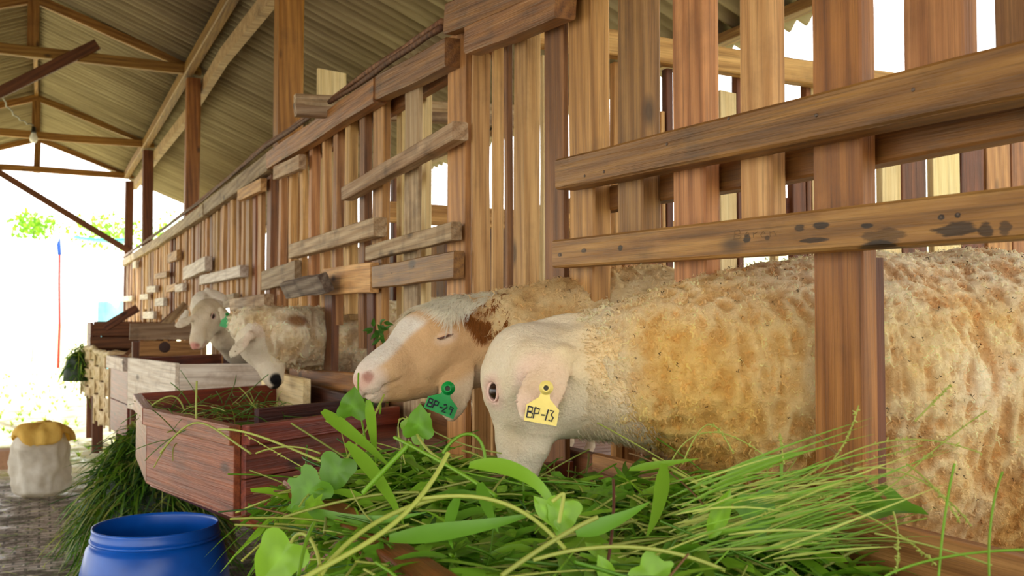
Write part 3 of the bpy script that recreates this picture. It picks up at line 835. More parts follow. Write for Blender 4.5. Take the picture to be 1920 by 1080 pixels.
def lock_mat():
    w = NT('wool_locks')
    at = w.n('ShaderNodeAttribute', attribute_name='Col')
    w.l(at.outputs['Color'], w.b.inputs['Base Color']); w.b.inputs['Roughness'].default_value = 0.7
    w.b.inputs['Specular IOR Level'].default_value = 0.2
    tr = w.n('ShaderNodeBsdfTranslucent'); w.l(at.outputs['Color'], tr.inputs[0])
    mx = w.n('ShaderNodeMixShader'); mx.inputs[0].default_value = 0.5
    w.l(w.b.outputs[0], mx.inputs[1]); w.l(tr.outputs[0], mx.inputs[2])
    tp = w.n('ShaderNodeBsdfTransparent'); m2 = w.n('ShaderNodeMixShader'); m2.inputs[0].default_value = 0.20
    w.l(mx.outputs[0], m2.inputs[1]); w.l(tp.outputs[0], m2.inputs[2]); w.l(m2.outputs[0], w.out.inputs[0])
    return w.m
M_LOCK = lock_mat()
M_EYEB = simple('brown_eye', (40, 20, 10), 0.22, 0.6, nscale=60)
M_EYED = simple('black_pupil', (6, 5, 5), 0.05, 0.6)
M_LID = simple('pink_eyelid', (216, 178, 160), 0.6)
M_BLACK = simple('marker_ink', (22, 22, 40), 0.6)
M_TANLID = simple('tan_closed_eyelid', (212, 172, 132), 0.7)
M_SLIT = simple('dark_eye_slit', (92, 58, 48), 0.5)
M_LIDPALE = simple('pale_lower_eyelid', (236, 214, 190), 0.7)
M_LASH = simple('pale_eyelash', (110, 74, 46), 0.8)
M_TAGY = simple('pale_yellow_plastic_tag', (238, 214, 116), 0.4, nscale=30, namp=0.1)
M_TAGG = simple('green_plastic_tag', (10, 150, 62), 0.35, nscale=30, namp=0.12)
M_HOLE = simple('tag_hole_dark', (50, 44, 26), 0.6)
M_HOOF = simple('dark_hoof', (60, 48, 38), 0.5)

def head_sdf(shut=False):
    s = Sdf()
    s.ball((0.038, 0, -0.060), 0.058, .03)
    s.ball((0.070, 0, -0.050), 0.059, .04)
    s.ball((0.105, 0, -0.046), 0.054, .04)
    s.cone((0.12, 0, -0.046), (0.235, 0, -0.056), 0.050, 0.032, .03)
    s.cone((0.205, 0, -0.060), (0.256, 0, -0.064), 0.036, 0.029, .02)
    s.cone((0.225, .016, -0.066), (0.258, .014, -0.068), 0.026, 0.020, .015)
    s.cone((0.225, -.016, -0.066), (0.258, -.014, -0.068), 0.026, 0.020, .015)
    s.cone((0.055, 0, -0.126), (0.20, 0, -0.104), 0.042, 0.026, .035)
    s.cone((0.20, 0, -0.100), (0.252, 0, -0.092), 0.024, 0.017, .012)
    for y in (1, -1):
        s.ball((0.055, y * .030, -0.110), 0.046, .03)
        s.cone((0.092, y * .048, -0.072), (0.145, y * .034, -0.087), 0.020, 0.014, .035)
        s.cone((0.072, y * .046, -0.026), (0.118, y * .044, -0.030), 0.019, 0.015, .02)
        s.ball((0.100, y * .053, -0.064), 0.014, .02)
        if shut: s.ell((0.102, y * .052, -.046), np.eye(3), (.025, .019, .0185), .008)
        else: s.cut((0.106, y * .080, -0.046), (0.102, y * .066, -0.046), 0.0165, .010)
        s.cut((0.287, y * .018, -0.064), (0.268, y * .030, -0.050), 0.0070, .004)
        s.cut((0.266, y * .028, -0.054), (0.252, y * .036, -0.052), 0.003, .006)
    s.cut((0.285, 0, -0.082), (0.272, 0, -0.086), 0.0022, .006)
    for y in (1, -1):
        s.cut((0.276, y * .004, -0.084), (0.252, y * .028, -0.084), 0.0022, .006)
        s.cut((0.252, y * .028, -0.084), (0.200, y * .040, -0.089), 0.0022, .006)
    s.cut((0.288, 0, -0.060), (0.280, 0, -0.080), 0.002, .006)
    return s
def to3(m): return np.array(m)[:3, :3]
def orth(x, z):
    x = Vector(x).normalized(); z = Vector(z); z = (z - z.dot(x) * x).normalized(); y = z.cross(x)
    return np.array([[x.x, y.x, z.x], [x.y, y.y, z.y], [x.z, y.z, z.z]])
# image axes in world space
IR = Vector((CY, -SY, 0)); IU = Vector((0, 0, 1)); IT = Vector((-SY, -CY, 0))
def im(r, u, t): return IR * r + IU * u + IT * t

def locks(name, V, N, C, parent, count, ln, rad, rng, curl=1.0, gravity=0.4, seg=5, pick=None, wild=0.5, dirv=None):
    """small curved wool locks growing from sampled surface points"""
    idx = rng.randint(0, len(V), count) if pick is None else rng.choice(pick, count)
    p = V[idx] + rng.randn(count, 3) * 0.0015; n = N[idx]; c = C[idx]
    rnd = rng.randn(count, 3); tg = rnd - (rnd * n).sum(1)[:, None] * n; tg /= np.linalg.norm(tg, axis=1)[:, None]
    if dirv is not None:
        dv = np.tile(np.array(dirv, float), (count, 1)); dv -= (dv * n).sum(1)[:, None] * n
        tg = tg * wild + dv; tg /= np.maximum(np.linalg.norm(tg, axis=1)[:, None], 1e-6)
    bt = np.cross(n, tg)
    L = ln * rng.uniform(0.5, 1.3, count); R = rad * rng.uniform(0.6, 1.3, count)
    ph = rng.uniform(0, 6.28, count)
    pts = []
    for i in range(seg + 1):
        t = i / seg
        x = p + n * (L * (0.75 * t - 0.35 * curl * t * t))[:, None] * (0.8) + tg * (L * (0.25 * t + 0.55 * t * t))[:, None]
        x = x + (bt * np.sin(ph + t * 5 * curl)[:, None] + n * np.cos(ph + t * 5 * curl)[:, None]) * (L * 0.16 * t * curl)[:, None]
        x[:, 2] -= L * gravity * t * t * 0.5
        pts.append(x)
    m = 2
    Vs = []
    for i in range(seg + 1):
        r = R * (1 - (i / seg) ** 1.6 * 0.85)
        for k in (-1, 1):
            Vs.append(pts[i] + bt * (k * 1.4 * r)[:, None])
    A = np.stack(Vs, 1).reshape(-1, 3)
    per = (seg + 1) * m
    F = []
    b0 = np.arange(count) * per
    for i in range(seg):
        F.append(np.stack([b0 + i * m, b0 + i * m + 1, b0 + (i + 1) * m + 1, b0 + (i + 1) * m], 1))
    F = np.concatenate(F)
    jit = rng.uniform(.8, 1.15, (count, 1))
    CC = np.repeat(np.clip(c * jit, 0, 1), per, 0)
    nn = n * .8 + rng.randn(count, 3) * .22; nn /= np.linalg.norm(nn, axis=1)[:, None]
    global LNRM
    LNRM = np.repeat(nn, per, 0)
    return A, F, CC
def put_normals(o):
    a = o.data.attributes.new('Nrm', 'FLOAT_VECTOR', 'POINT'); a.data.foreach_set('vector', LNRM.astype(np.float32).ravel()); return o

def col(*a): return np.array(srgb(*a)[:3])
def mixc(C, m, c): return C * (1 - m[:, None]) + np.asarray(c) * m[:, None]
def blob(X, c, r, soft=0.5):
    d = np.linalg.norm((X - np.array(c)) / np.array(r), axis=1)
    return np.clip((1 - d) / soft + 0.5, 0, 1)
def sst(a, b, x): t = np.clip((x - a) / (b - a), 0, 1); return t * t * (3 - 2 * t)

STROKES = {
    'B': [[(0, 0), (0, 1)], [(0, 1), (.5, .95), (.5, .6), (0, .52)], [(0, .52), (.6, .42), (.55, .05), (0, 0)]],
    'P': [[(0, 0), (.02, 1)], [(0, 1), (.55, .92), (.5, .5), (0, .45)]],
    '-': [[(.1, .42), (.5, .45)]],
    '1': [[(.15, .0), (.3, 1)]],
    '2': [[(0, .85), (.3, 1), (.5, .75), (0, .02), (.55, .05)]],
    '3': [[(0, .95), (.45, .95), (.2, .58), (.5, .35), (.35, .02), (0, .08)]],
    '9': [[(.5, .7), (.1, .6), (.1, .95), (.5, .95), (.45, .0)]],
}
def ear_tag(sheep, c, R, size, mat, text, label):
    """R columns: right, up, outward"""
    R = np.array(R); c = np.array(c)
    w, h = size
    out = [(-.5, -.5), (.5, -.5), (.5, .08), (.17, .42), (.13, .62), (-.13, .62), (-.17, .42), (-.5, .08)]
    th = .0011
    bend = lambda x: -0.10 * x * x * w
    # rounded outline subdivided across
    V, F = [], []
    n = len(out)
    for zz in (-th, th):
        for (x, y) in out: V.append(c + R @ np.array((x * w, y * h, zz + bend(x))))
    F.append(tuple(range(n - 1, -1, -1))); F.append(tuple(range(n, 2 * n)))
    for i in range(n): F.append((i, (i + 1) % n, n + (i + 1) % n, n + i))
    t = mesh_obj('ear_tag', V, F, mat, sheep); t['label'] = label
    cc = c + R @ np.array((0, .80 * h, 0.0))
    r0 = .21 * w
    Mx = Matrix([[R[i][0], R[i][1], R[i][2], cc[i]] for i in range(3)] + [[0, 0, 0, 1]])
    prof = [(.001, -.002), (r0, -.002), (r0 * 1.04, 0.0), (r0 * 1.02, .002), (r0 * .68, .003), (r0 * .6, .008), (r0 * .4, .0085), (r0 * .36, .004), (.0005, .0035)]
    Vv, Ff = [], []
    k_ = 28
    for (r, z) in prof:
        for k in range(k_):
            a = 2 * math.pi * k / k_
            Vv.append(cc + R @ np.array((r * math.cos(a), r * math.sin(a), z)))
    for i in range(len(prof) - 1):
        for k in range(k_): Ff.append((i * k_ + k, i * k_ + (k + 1) % k_, (i + 1) * k_ + (k + 1) % k_, (i + 1) * k_ + k))
    mesh_obj('stud', Vv, Ff, mat, t, smooth=True)
    hv = [cc + R @ np.array((r0 * .37 * math.cos(a), r0 * .37 * math.sin(a), .0062)) for a in np.linspace(0, 2 * math.pi, 17)[:-1]]
    mesh_obj('stud_hole', hv, [tuple(range(16))], M_HOLE, t)
    # handwritten ink
    if text:
        V, F = [], []
        nC = sum(.75 if ch not in '-1' else .5 for ch in text)
        cw = w * .86 / nC; x0 = -.43 * w
        chh = h * .40
        for ch in text:
            adv = .75 if ch not in '-1' else .5
            for st in STROKES[ch]:
                pts = [Vector(c + R @ np.array((x0 + p[0] * cw, -.36 * h + p[1] * chh, th + .0004 + bend((x0 + p[0] * cw) / w)))) for p in st]
                v, f = tube_data(pts, w * .022, 6)
                b = len(V); V += v; F += [tuple(b + i for i in q) for q in f]
            x0 += adv * cw
        mesh_obj('handwritten_number', V, F, M_BLACK, t)
    return t

def make_sheep(label, head_o, hx, hz, hs, neck, torso, colour, ears, h_body=0.005, h_wool=0.006, wool=None, eyes='open', nlocks=8000,
               lock_len=.02, floor_z=.53, legs=True, seed=1, wool_amp=.010, lock_rad=.0016):
    """head_o head origin (top of poll), hx towards the muzzle, hz dorsal; neck/torso: [(p, r)...] in world"""
    rng = np.random.RandomState(seed)
    A = orth(hx, hz)
    M = Matrix([[*A[i], head_o[i]] for i in range(3)] + [[0, 0, 0, 1]])
    H = head_sdf(eyes != 'open')
    for (base, tip, nrm, wd) in ears:      # head-local ears: leaf shaped, hollow inside
        if len(base) == 4:       # measured in the picture: (px, py, depth, 'px')
            cv = lambda p: (np.array(p) - np.array(head_o)) @ A / hs
            base = cv(P(*base[:3])); tip = cv(P(*tip[:3])); nrm = np.array(nrm) @ A
        base = np.array(base); tip = np.array(tip); L = np.linalg.norm(tip - base)
        R = orth(tip - base, nrm); mid = (base * .46 + tip * .54)
        H.cone(base, base * .8 + tip * .2, .015, .011, .02)
        et = max(.0085, h_body * 1.25 / hs); H.ell(mid, R, (L * .52, wd, et), .007)
        H.cute(mid + R @ np.array((0, 0, -et - .0015)), R, (L * .42, wd * .72, .009), .006)
    body = H.xf(M, hs)
    floorp = []
    for i in range(len(neck) - 1):
        (p, r), (q, r2) = neck[i], neck[i + 1]
        body.cone(p, q, r * .86, r2 * .86, .05)
    for i in range(len(torso) - 1):
        (p, r), (q, r2) = torso[i], torso[i + 1]
        body.cone(p, q, r * .86, r2 * .86, .06)
    body_legs = []
    if legs and torso:
        ax = (Vector(torso[-1][0]) - Vector(torso[0][0])); ax.z = 0; ax.normalize(); sd = Vector((ax.y, -ax.x, 0))
        for (ti, sg, hind) in ((0, 1, 0), (0, -1, 0), (-1, 1, 1), (-1, -1, 1)):
            c0 = Vector(torso[ti][0]); r = torso[ti][1]
            top = c0 + sd * sg * r * .55 + Vector((0, 0, -r * .55)) + ax * (0.06 if not hind else -0.02)
            k_ = top + ax * (.05 * (-1 if hind else 0.2)); k_.z = floor_z + (top.z - floor_z) * .55
            hk = top + ax * (.06 if hind else 0.0); hk.z = floor_z + (top.z - floor_z) * (.33 if hind else .3)
            ft = hk + ax * (-.01); ft.z = floor_z + .05
            body.cone(top, k_, .06 if hind else .045, .032, .03)
            body.cone(k_, hk, .032, .020, .02); body.cone(hk, ft, .019, .017, .02)
            toe = ft + ax * (-.02); toe.z = floor_z + .018
            body.cone(ft, toe, .02, .024, .012)
    allp = [np.array(p) for p, _ in neck + torso] + [np.array(head_o) + A @ (np.array(v) * hs) for v in ((0, 0, 0), (.29, 0, -.08), (.1, .2, -.1), (.1, -.2, -.1))]
    lo = np.min(allp, 0) - .26; hi = np.max(allp, 0) + .26
    lo[2] = max(floor_z - .01, lo[2] if not legs else floor_z - .01)
    V, F = surface(body, lo, hi, h_body)
    N = normals(body, V)
    Hl = ((V - np.array(head_o)) @ A) / hs           # head-local coordinates
    headm = (Hl[:, 0] > -.06) & (np.abs(Hl[:, 1]) < .16) & (Hl[:, 2] > -.2) & (Hl[:, 0] < .32)
    V = V + N * (fbm(V, 60, 3, seed) * .0012 + fbm(V, 18, 2, seed + 3) * .002)[:, None]
    C = colour(V, Hl, N, headm)
    for y in (1, -1): C = mixc(C, blob(Hl, (.273, y * .025, -.055), (.012, .010, .011), .5) * .75, C * np.array((.55, .36, .34)))
    root = thing('sheep', label, 'sheep', (float(V[:, 0].mean()), float(V[:, 1].mean()), floor_z), None)
    np_mesh('body', V, F, M_HIDE, root, C)
    # eyes
    for y in (1, -1):
        def hp(x, yy, z): return Vector(np.array(head_o) + A @ (np.array((x, yy, z)) * hs))
        c = hp(.102, y * .0535, -.046); r = .0162 * hs
        ey = A @ np.array((.20, y * .97, .05)); 
        lathe_pts = [(r * math.sin(a), r * math.cos(a)) for a in np.linspace(0.0001, math.pi, 14)]
        if eyes == 'open':
            e = lathe('eye', [(max(a, 1e-5), b) for a, b in lathe_pts], M_EYEB, c, root, 24, axis=(np.cross(ey, A[:, 2]), ey))
            pr = [(1e-5, r * 1.012), (r * .45, r * .91), (r * .55, r * .82)]
            lathe('pupil', pr, M_EYED, c, e, 20, axis=(np.cross(ey, A[:, 2]), ey))
        else:
            pts = []
            for k in range(13):
                t = k / 12 * math.pi; lx = .0205 * math.cos(t); lz = -.0015 - .0050 * math.sin(t)
                pts.append(c + Vector(A @ np.array((lx, y * (.0190 * math.sqrt(max(1 - (lx / .025) ** 2 - (lz / .0185) ** 2, 0)) + .0010), lz))) * hs)
            tube('closed_eye_slit', pts, [(.0010 + .0014 * math.sin(k / 12 * math.pi)) * hs for k in range(13)], M_SLIT, root, 8)
        # lids: two arcs around the eyeball
        for up in (1, -1):
            pts = []
            for k in range(11):
                t = k / 10 * math.pi
                lx = .0185 * math.cos(t) * hs; 
                op = (.0125 if eyes == 'open' else (.004 if up > 0 else .004)) * up
                if eyes != 'open': op -= .003
                lz = (op * math.sin(t)) * hs
                bulge = math.sqrt(max((.0178 * hs) ** 2 - lx * lx * .62 - lz * lz, 1e-8))
                pts.append(c + Vector(A @ np.array((lx, y * bulge, lz))) )
            if eyes != 'open':
                pts = []
                for k in range(13):
                    t = k / 12 * math.pi; lx = .0205 * math.cos(t); lz = -.0015 - .0050 * math.sin(t) + (.0030 if up > 0 else -.0030)
                    pts.append(c + Vector(A @ np.array((lx, y * (.0190 * math.sqrt(max(1 - (lx / .025) ** 2 - (lz / .0185) ** 2, 0)) - .0008), lz))) * hs)
                tube('eyelid', pts, [(.0008 + .0020 * math.sin(k / 12 * math.pi)) * hs for k in range(13)], M_TANLID if up > 0 else M_LIDPALE, root, 8)
                continue
            o = tube('eyelid', pts, [(.0012 + .0016 * math.sin(k / 10 * math.pi)) * hs for k in range(11)], M_LID if eyes == 'open' else M_TANLID, root, 8)
        if eyes != 'open':
            lv, lf = [], []
            for k in range(26):
                t = (0.1 + .8 * k / 25) * math.pi
                p0 = c + Vector(A @ np.array((.0195 * math.cos(t), y * (.0190 * math.sqrt(max(1 - (.0195 * math.cos(t) / .025) ** 2 - .08, 0)) + .0008), -.0015 - .0040 * math.sin(t)))) * hs
                p1 = p0 + Vector(A @ np.array((.002 * math.cos(t), y * .004, -.005))) * hs
                v, f = tube_data([p0, (p0 + p1) / 2 + Vector(A @ np.array((0, y * .0018, 0))), p1], [.0006, .0005, .0002], 4)
                b = len(lv); lv += v; lf += [tuple(b + i for i in q) for q in f]
            mesh_obj('eyelashes', lv, lf, M_LASH, root)
    # fleece: a thick woolly coat over neck and trunk
    if wool:
        W = Sdf()
        pr = wool['pts']
        for i in range(len(pr) - 1):
            (p, r), (q, r2) = pr[i], pr[i + 1]
            W.cone(p, q, r, r2, .05)
        for (p, r) in wool.get('balls', []): W.ball(p, r, .04)
        for (p, R_, ax_) in wool.get('cuts', []): W.cute(p, R_, ax_, .02)
        al = [np.array(p) for p, _ in pr] + [np.array(p) for p, _ in wool.get('balls', [])]
        mr = max(r for _, r in pr) + .03
        lo = np.min(al, 0) - mr; hi = np.max(al, 0) + mr
        V, F = surface(W, lo, hi, h_wool)
        N = normals(W, V)
        # lumpy locks: vertical clumps
        st = np.array(wool.get('stretch', (1, 1, .55)))
        fq = wool.get('freq', 1.0); a = vnoise(V * st, 24 * fq, seed); b = vnoise(V * st, 52 * fq, seed + 1); c_ = vnoise(V, 12, seed + 2)
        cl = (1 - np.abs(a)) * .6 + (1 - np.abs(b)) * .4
        amp = wool_amp
        V2 = V + N * (amp * (cl * 1.6 - .9) + amp * .8 * c_)[:, None]
        Hl = ((V2 - np.array(head_o)) @ A) / hs
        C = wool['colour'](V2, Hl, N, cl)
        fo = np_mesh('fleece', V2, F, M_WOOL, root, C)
        vis = np.where((N @ np.array(-IT) < 0.55))[0]
        Al, Fl, Cl = locks('x', V2, N, C, None, nlocks, lock_len, lock_rad, rng, curl=wool.get('curl', 1.3), pick=vis, gravity=wool.get('gravity', .5))
        put_normals(np_mesh('wool_locks', Al, Fl, M_LOCK, fo, np.clip(Cl * 1.3, 0, .97)))
        fo.children[-1]['kind'] = 'stuff'
        if wool.get('dark', 0):
            nd = wool['dark']
            Cd = np.tile(col(84, 62, 38), (len(V2), 1))
            Al, Fl, Cl = locks('x', V2 + N * .004, N, Cd, None, nd, .011, .0008, rng, curl=2.2, pick=vis, gravity=.2)
            put_normals(np_mesh('dark_curls', Al, Fl, M_LOCK, fo, Cl)); fo.children[-1]['kind'] = 'stuff'
    return root, A, H
def fur_patch(root, name, V, N, C, count, ln, rad, rng, dirv, gravity=.6, wild=.5, curl=.5):
    Al, Fl, Cl = locks('x', V, N, C, None, count, ln, rad, rng, curl=curl, gravity=gravity, dirv=dirv, wild=wild)
    return put_normals(np_mesh(name, Al, Fl, M_LOCK, root, Cl))

def body_verts(root):
    o = [c for c in root.children if c.name.startswith('body')][0]
    n = len(o.data.vertices); co = np.empty(n * 3, dtype=np.float32); o.data.vertices.foreach_get('co', co)
    no = np.empty(n * 3, dtype=np.float32); o.data.vertex_normals.foreach_get('vector', no) if hasattr(o.data, 'vertex_normals') else o.data.vertices.foreach_get('normal', no)
    return co.reshape(-1, 3).astype(float), no.reshape(-1, 3).astype(float)

WHITE = col(236, 226, 206); CREAM = col(226, 208, 172); YEL = col(206, 168, 96); PINK = col(226, 178, 160); PINKD = col(196, 130, 116)

# ================================================================== sheep 1: white head down in the fodder, yellow tag
def c1(V, H, N, hm):
    n = vnoise(V, 12, 4); n2 = vnoise(V, 30, 5)
    C = np.tile(col(226, 210, 180), (len(V), 1))
    C = mixc(C, hm * sst(-.4, .6, n) * .35, col(240, 232, 214))
    C = mixc(C, sst(.0, .9, n2) * .35 * hm, col(206, 182, 140))
    C = mixc(C, hm * blob(H, (.03, .0, .0), (.035, .05, .03), .8) * .5, col(186, 150, 96))
    C = mixc(C, blob(H, (.100, .055, -.05), (.032, .03, .028), .7) * .8, col(224, 178, 166))
    C = mixc(C, blob(H, (.28, 0, -.062), (.03, .04, .03), .6) * .7, col(212, 160, 146))
    C = mixc(C, sst(.066, .040, np.linalg.norm((V - np.array(P(1014, 722, 1.46))) * np.array((1, 1, .85)), axis=1)) * .75, col(232, 196, 184))
    C = mixc(C, sst(.07, .17, np.linalg.norm(V - np.array(P(985, 690, 1.6)), axis=1) + n * .02) * sst(-.16, -.06, V[:, 2] - CAM_H + n * .02), col(238, 212, 160))
    C = mixc(C, hm * blob(H, (.10, .04, -.15), (.05, .05, .02), .8) * .5, col(190, 160, 90))
    return C
def w1(V, H, N, cl):
    n = fbm(V, 7, 3, 2); n2 = vnoise(V, 22, 9)
    C = np.tile(col(240, 216, 164), (len(V), 1))
    C = mixc(C, sst(-.05, .35, n) * .8, col(234, 194, 116))
    C = mixc(C, sst(.1, .7, -n) * .7, col(244, 230, 198))
    C = mixc(C, sst(-.2, .9, n2) * .15, col(196, 150, 84))
    # back: daylight on the upward wool painted paler, greyish tips; under the throat white
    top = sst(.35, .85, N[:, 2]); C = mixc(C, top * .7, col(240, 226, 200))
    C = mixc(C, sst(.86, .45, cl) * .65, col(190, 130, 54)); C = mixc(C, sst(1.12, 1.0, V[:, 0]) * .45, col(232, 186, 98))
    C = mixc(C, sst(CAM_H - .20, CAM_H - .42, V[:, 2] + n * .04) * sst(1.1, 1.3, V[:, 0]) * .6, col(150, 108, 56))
    C = mixc(C, sst(.22, .12, H[:, 2] * 0 + np.linalg.norm(V - np.array(P(1000, 690, 1.6)), axis=1) + n * .06), col(232, 214, 176))
    # brown shade low on the trunk is painted into the wool colour
    return C
D1 = 1.55
h1o = P(940, 626, 1.60)
e1 = [((1052, 664, 1.500, 0), (988, 785, 1.435, 0), np.array(im(-.15, .1, 1)), .040), ((.0, -.058, -.052), (-.0, -.13, -.16), (0, -1, .3), .036)]
x1 = im(-.05, -.985, -.06); z1 = im(-.74, .05, -.66)
neck1 = [(P(1000, 690, 1.61), .070), (P(1085, 712, 1.60), .098), (P(1200, 705, 1.60), .118), (P(1350, 700, 1.62), .155)]
torso1 = [(Vector((1.28, 1.26, CAM_H - .10)), .20), (Vector((1.55, 1.24, CAM_H - .13)), .235), (Vector((1.9, 1.22, CAM_H - .13)), .24), (Vector((2.15, 1.22, CAM_H - .11)), .21)]
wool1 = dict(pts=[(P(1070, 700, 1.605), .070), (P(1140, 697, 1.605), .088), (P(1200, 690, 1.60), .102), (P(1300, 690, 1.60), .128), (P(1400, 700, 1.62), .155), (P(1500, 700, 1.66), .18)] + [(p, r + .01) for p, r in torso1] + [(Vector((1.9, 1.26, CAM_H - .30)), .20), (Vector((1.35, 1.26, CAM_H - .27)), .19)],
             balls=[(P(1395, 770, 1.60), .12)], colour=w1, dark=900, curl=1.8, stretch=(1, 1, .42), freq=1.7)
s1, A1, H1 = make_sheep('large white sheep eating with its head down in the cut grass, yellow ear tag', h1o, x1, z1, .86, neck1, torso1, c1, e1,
                       h_body=.004, h_wool=.0045, wool=wool1, nlocks=22000, lock_len=.017, seed=3, wool_amp=.009, lock_rad=.0011)
Rt = orth(im(.99, -.13, .1), im(.05, .1, 1)); Rt = np.stack([np.array(im(.985, -.17, .05)), np.array(im(.17, .985, 0.0)), np.array(im(-.05, 0, 1))], 1)
ear_tag(s1, P(1017, 768, 1.425), Rt, (.049, .041), M_TAGY, 'BP-13', 'pale yellow plastic ear tag with a handwritten number')

V, N = body_verts(s1)
dd = np.linalg.norm(V - np.array(P(985, 690, 1.6)), axis=1); m = np.where((V @ np.array(IR) > P(1085, 700, 1.56).dot(IR) + .012 * vnoise(V, 20, 1)) & (dd < .28) & (V[:, 0] < 1.0) & ((N @ np.array(IT)) > -.3))[0]
rng = np.random.RandomState(9)
Cn = c1(V[m], ((V[m] - np.array(h1o)) @ A1) / .86, N[m], np.zeros(len(m), bool))
o = fur_patch(s1, 'neck_hair', V[m], N[m], np.clip(Cn * 1.0, 0, .97), 3500, .010, .0008, rng, im(.8, -.4, .1), .3, .6, .8)
# ================================================================== sheep 2: tan face with white blaze and poll, green tag
def c2(V, H, N, hm):
    n = vnoise(V, 14, 4); n2 = vnoise(V, 34, 5)
    C = np.tile(col(214, 172, 122), (len(V), 1))
    C = mixc(C, hm * sst(-.2, .8, n) * .4, col(226, 190, 146))
    z = H[:, 2] + .01 * n
    bl = hm * sst(-.016, -.006, z + .26 * (H[:, 0] - .12)) * sst(.10, .135, H[:, 0]) ; C = mixc(C, bl, col(232, 222, 204))
    C = mixc(C, hm * sst(.238, .262, H[:, 0] + n * .01) * .75, col(232, 214, 196))
    C = mixc(C, hm * sst(-.125, -.150, z) * sst(.0, .05, H[:, 0]) * .7, col(232, 212, 180))
    C = mixc(C, hm * sst(.11, .06, H[:, 0] + n * .01) * sst(-.045, -.02, z), col(236, 222, 190))
    C = mixc(C, blob(H, (.012, .055, -.035), (.045, .05, .035), .5) * .9, col(150, 92, 38))
    C = mixc(C, blob(H, (.280, 0, -.058), (.02, .04, .016), .5) * .5, col(214, 156, 140))
    C = mixc(C, blob(H, (.101, .055, -.054), (.026, .03, .016), .5) * .7, col(238, 214, 188))
    C = mixc(C, (~hm) * 1.0, col(218, 188, 138))
    return C
def w2(V, H, N, cl):
    n = fbm(V, 8, 3, 12); n2 = vnoise(V, 24, 8)
    C = np.tile(col(222, 194, 144), (len(V), 1))
    C = mixc(C, sst(-.05, .4, n) * .7, col(200, 158, 94))
    C = mixc(C, sst(.05, .6, -n) * .6, col(226, 206, 166))
    C = mixc(C, blob(V, P(880, 630, 2.0), (.05, .06, .07), .6) * .85, col(146, 88, 36))
    C = mixc(C, blob(V, P(900, 690, 1.98), (.06, .06, .06), .6) * .9, col(84, 54, 28))
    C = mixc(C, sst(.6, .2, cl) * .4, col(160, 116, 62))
    return C
h2o = P(845, 571, 2.06)
e2 = [((868, 640, 1.98, 0), (846, 782, 1.90, 0), np.array(im(-.1, .1, 1)), .034), ((.0, -.06, -.05), (.03, -.13, -.17), (0, -1, .3), .036)]
x2 = im(-.62, -.32, .66); z2 = im(-.45, .88, .05)
neck2 = [(P(880, 625, 2.06), .085), (P(960, 640, 2.06), .11), (P(1080, 640, 2.07), .125), (P(1200, 640, 2.12), .15)]
torso2 = [(Vector((1.30, 1.80, CAM_H - .13)), .165), (Vector((1.6, 1.80, CAM_H - .14)), .19), (Vector((2.1, 1.79, CAM_H - .14)), .19), (Vector((2.3, 1.79, CAM_H - .13)), .17)]
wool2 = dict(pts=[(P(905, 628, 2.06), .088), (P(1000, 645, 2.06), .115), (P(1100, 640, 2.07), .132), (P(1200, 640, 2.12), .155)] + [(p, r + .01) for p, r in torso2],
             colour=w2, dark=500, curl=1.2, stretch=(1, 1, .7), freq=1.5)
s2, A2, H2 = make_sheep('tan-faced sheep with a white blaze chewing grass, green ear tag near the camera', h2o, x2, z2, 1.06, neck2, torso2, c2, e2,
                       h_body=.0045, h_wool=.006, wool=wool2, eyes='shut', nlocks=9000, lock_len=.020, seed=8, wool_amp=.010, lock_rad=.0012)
Rt = np.stack([np.array(im(.93, -.36, .05)), np.array(im(.36, .93, 0.0)), np.array(im(-.05, 0, 1))], 1)
ear_tag(s2, P(829, 757, 1.86), Rt, (.062, .040), M_TAGG, 'BP-29', 'green plastic ear tag with a smudged handwritten number')
# white woolly forelock and brown side hair
V, N = body_verts(s2); Hl = ((V - np.array(h2o)) @ A2) / 1.06
rng = np.random.RandomState(4)
m = np.where((Hl[:, 0] > -.05) & (Hl[:, 0] < .088) & (Hl[:, 2] > -.028) & (np.abs(Hl[:, 1]) < .09))[0]
fl = fur_patch(s2, 'forelock', V[m], N[m], np.tile(col(252, 246, 228), (len(m), 1)), 7000, .034, .0009, rng, im(-.5, -.6, .3), .9, .45, .35)
fl['label'] = 'woolly white tuft on top of the head'
m = np.where((Hl[:, 0] > -.05) & (Hl[:, 0] < .045) & (Hl[:, 2] > -.085) & (Hl[:, 2] < -.03) & (Hl[:, 1] > .0))[0]
if len(m): 
    fb = fur_patch(s2, 'side_hair', V[m], N[m], np.tile(col(158, 98, 42), (len(m), 1)), 3500, .018, .0009, rng, im(-.1, -.9, .1), .9, .5, .5)
    fb['label'] = 'rusty brown hair around the base of the ear'

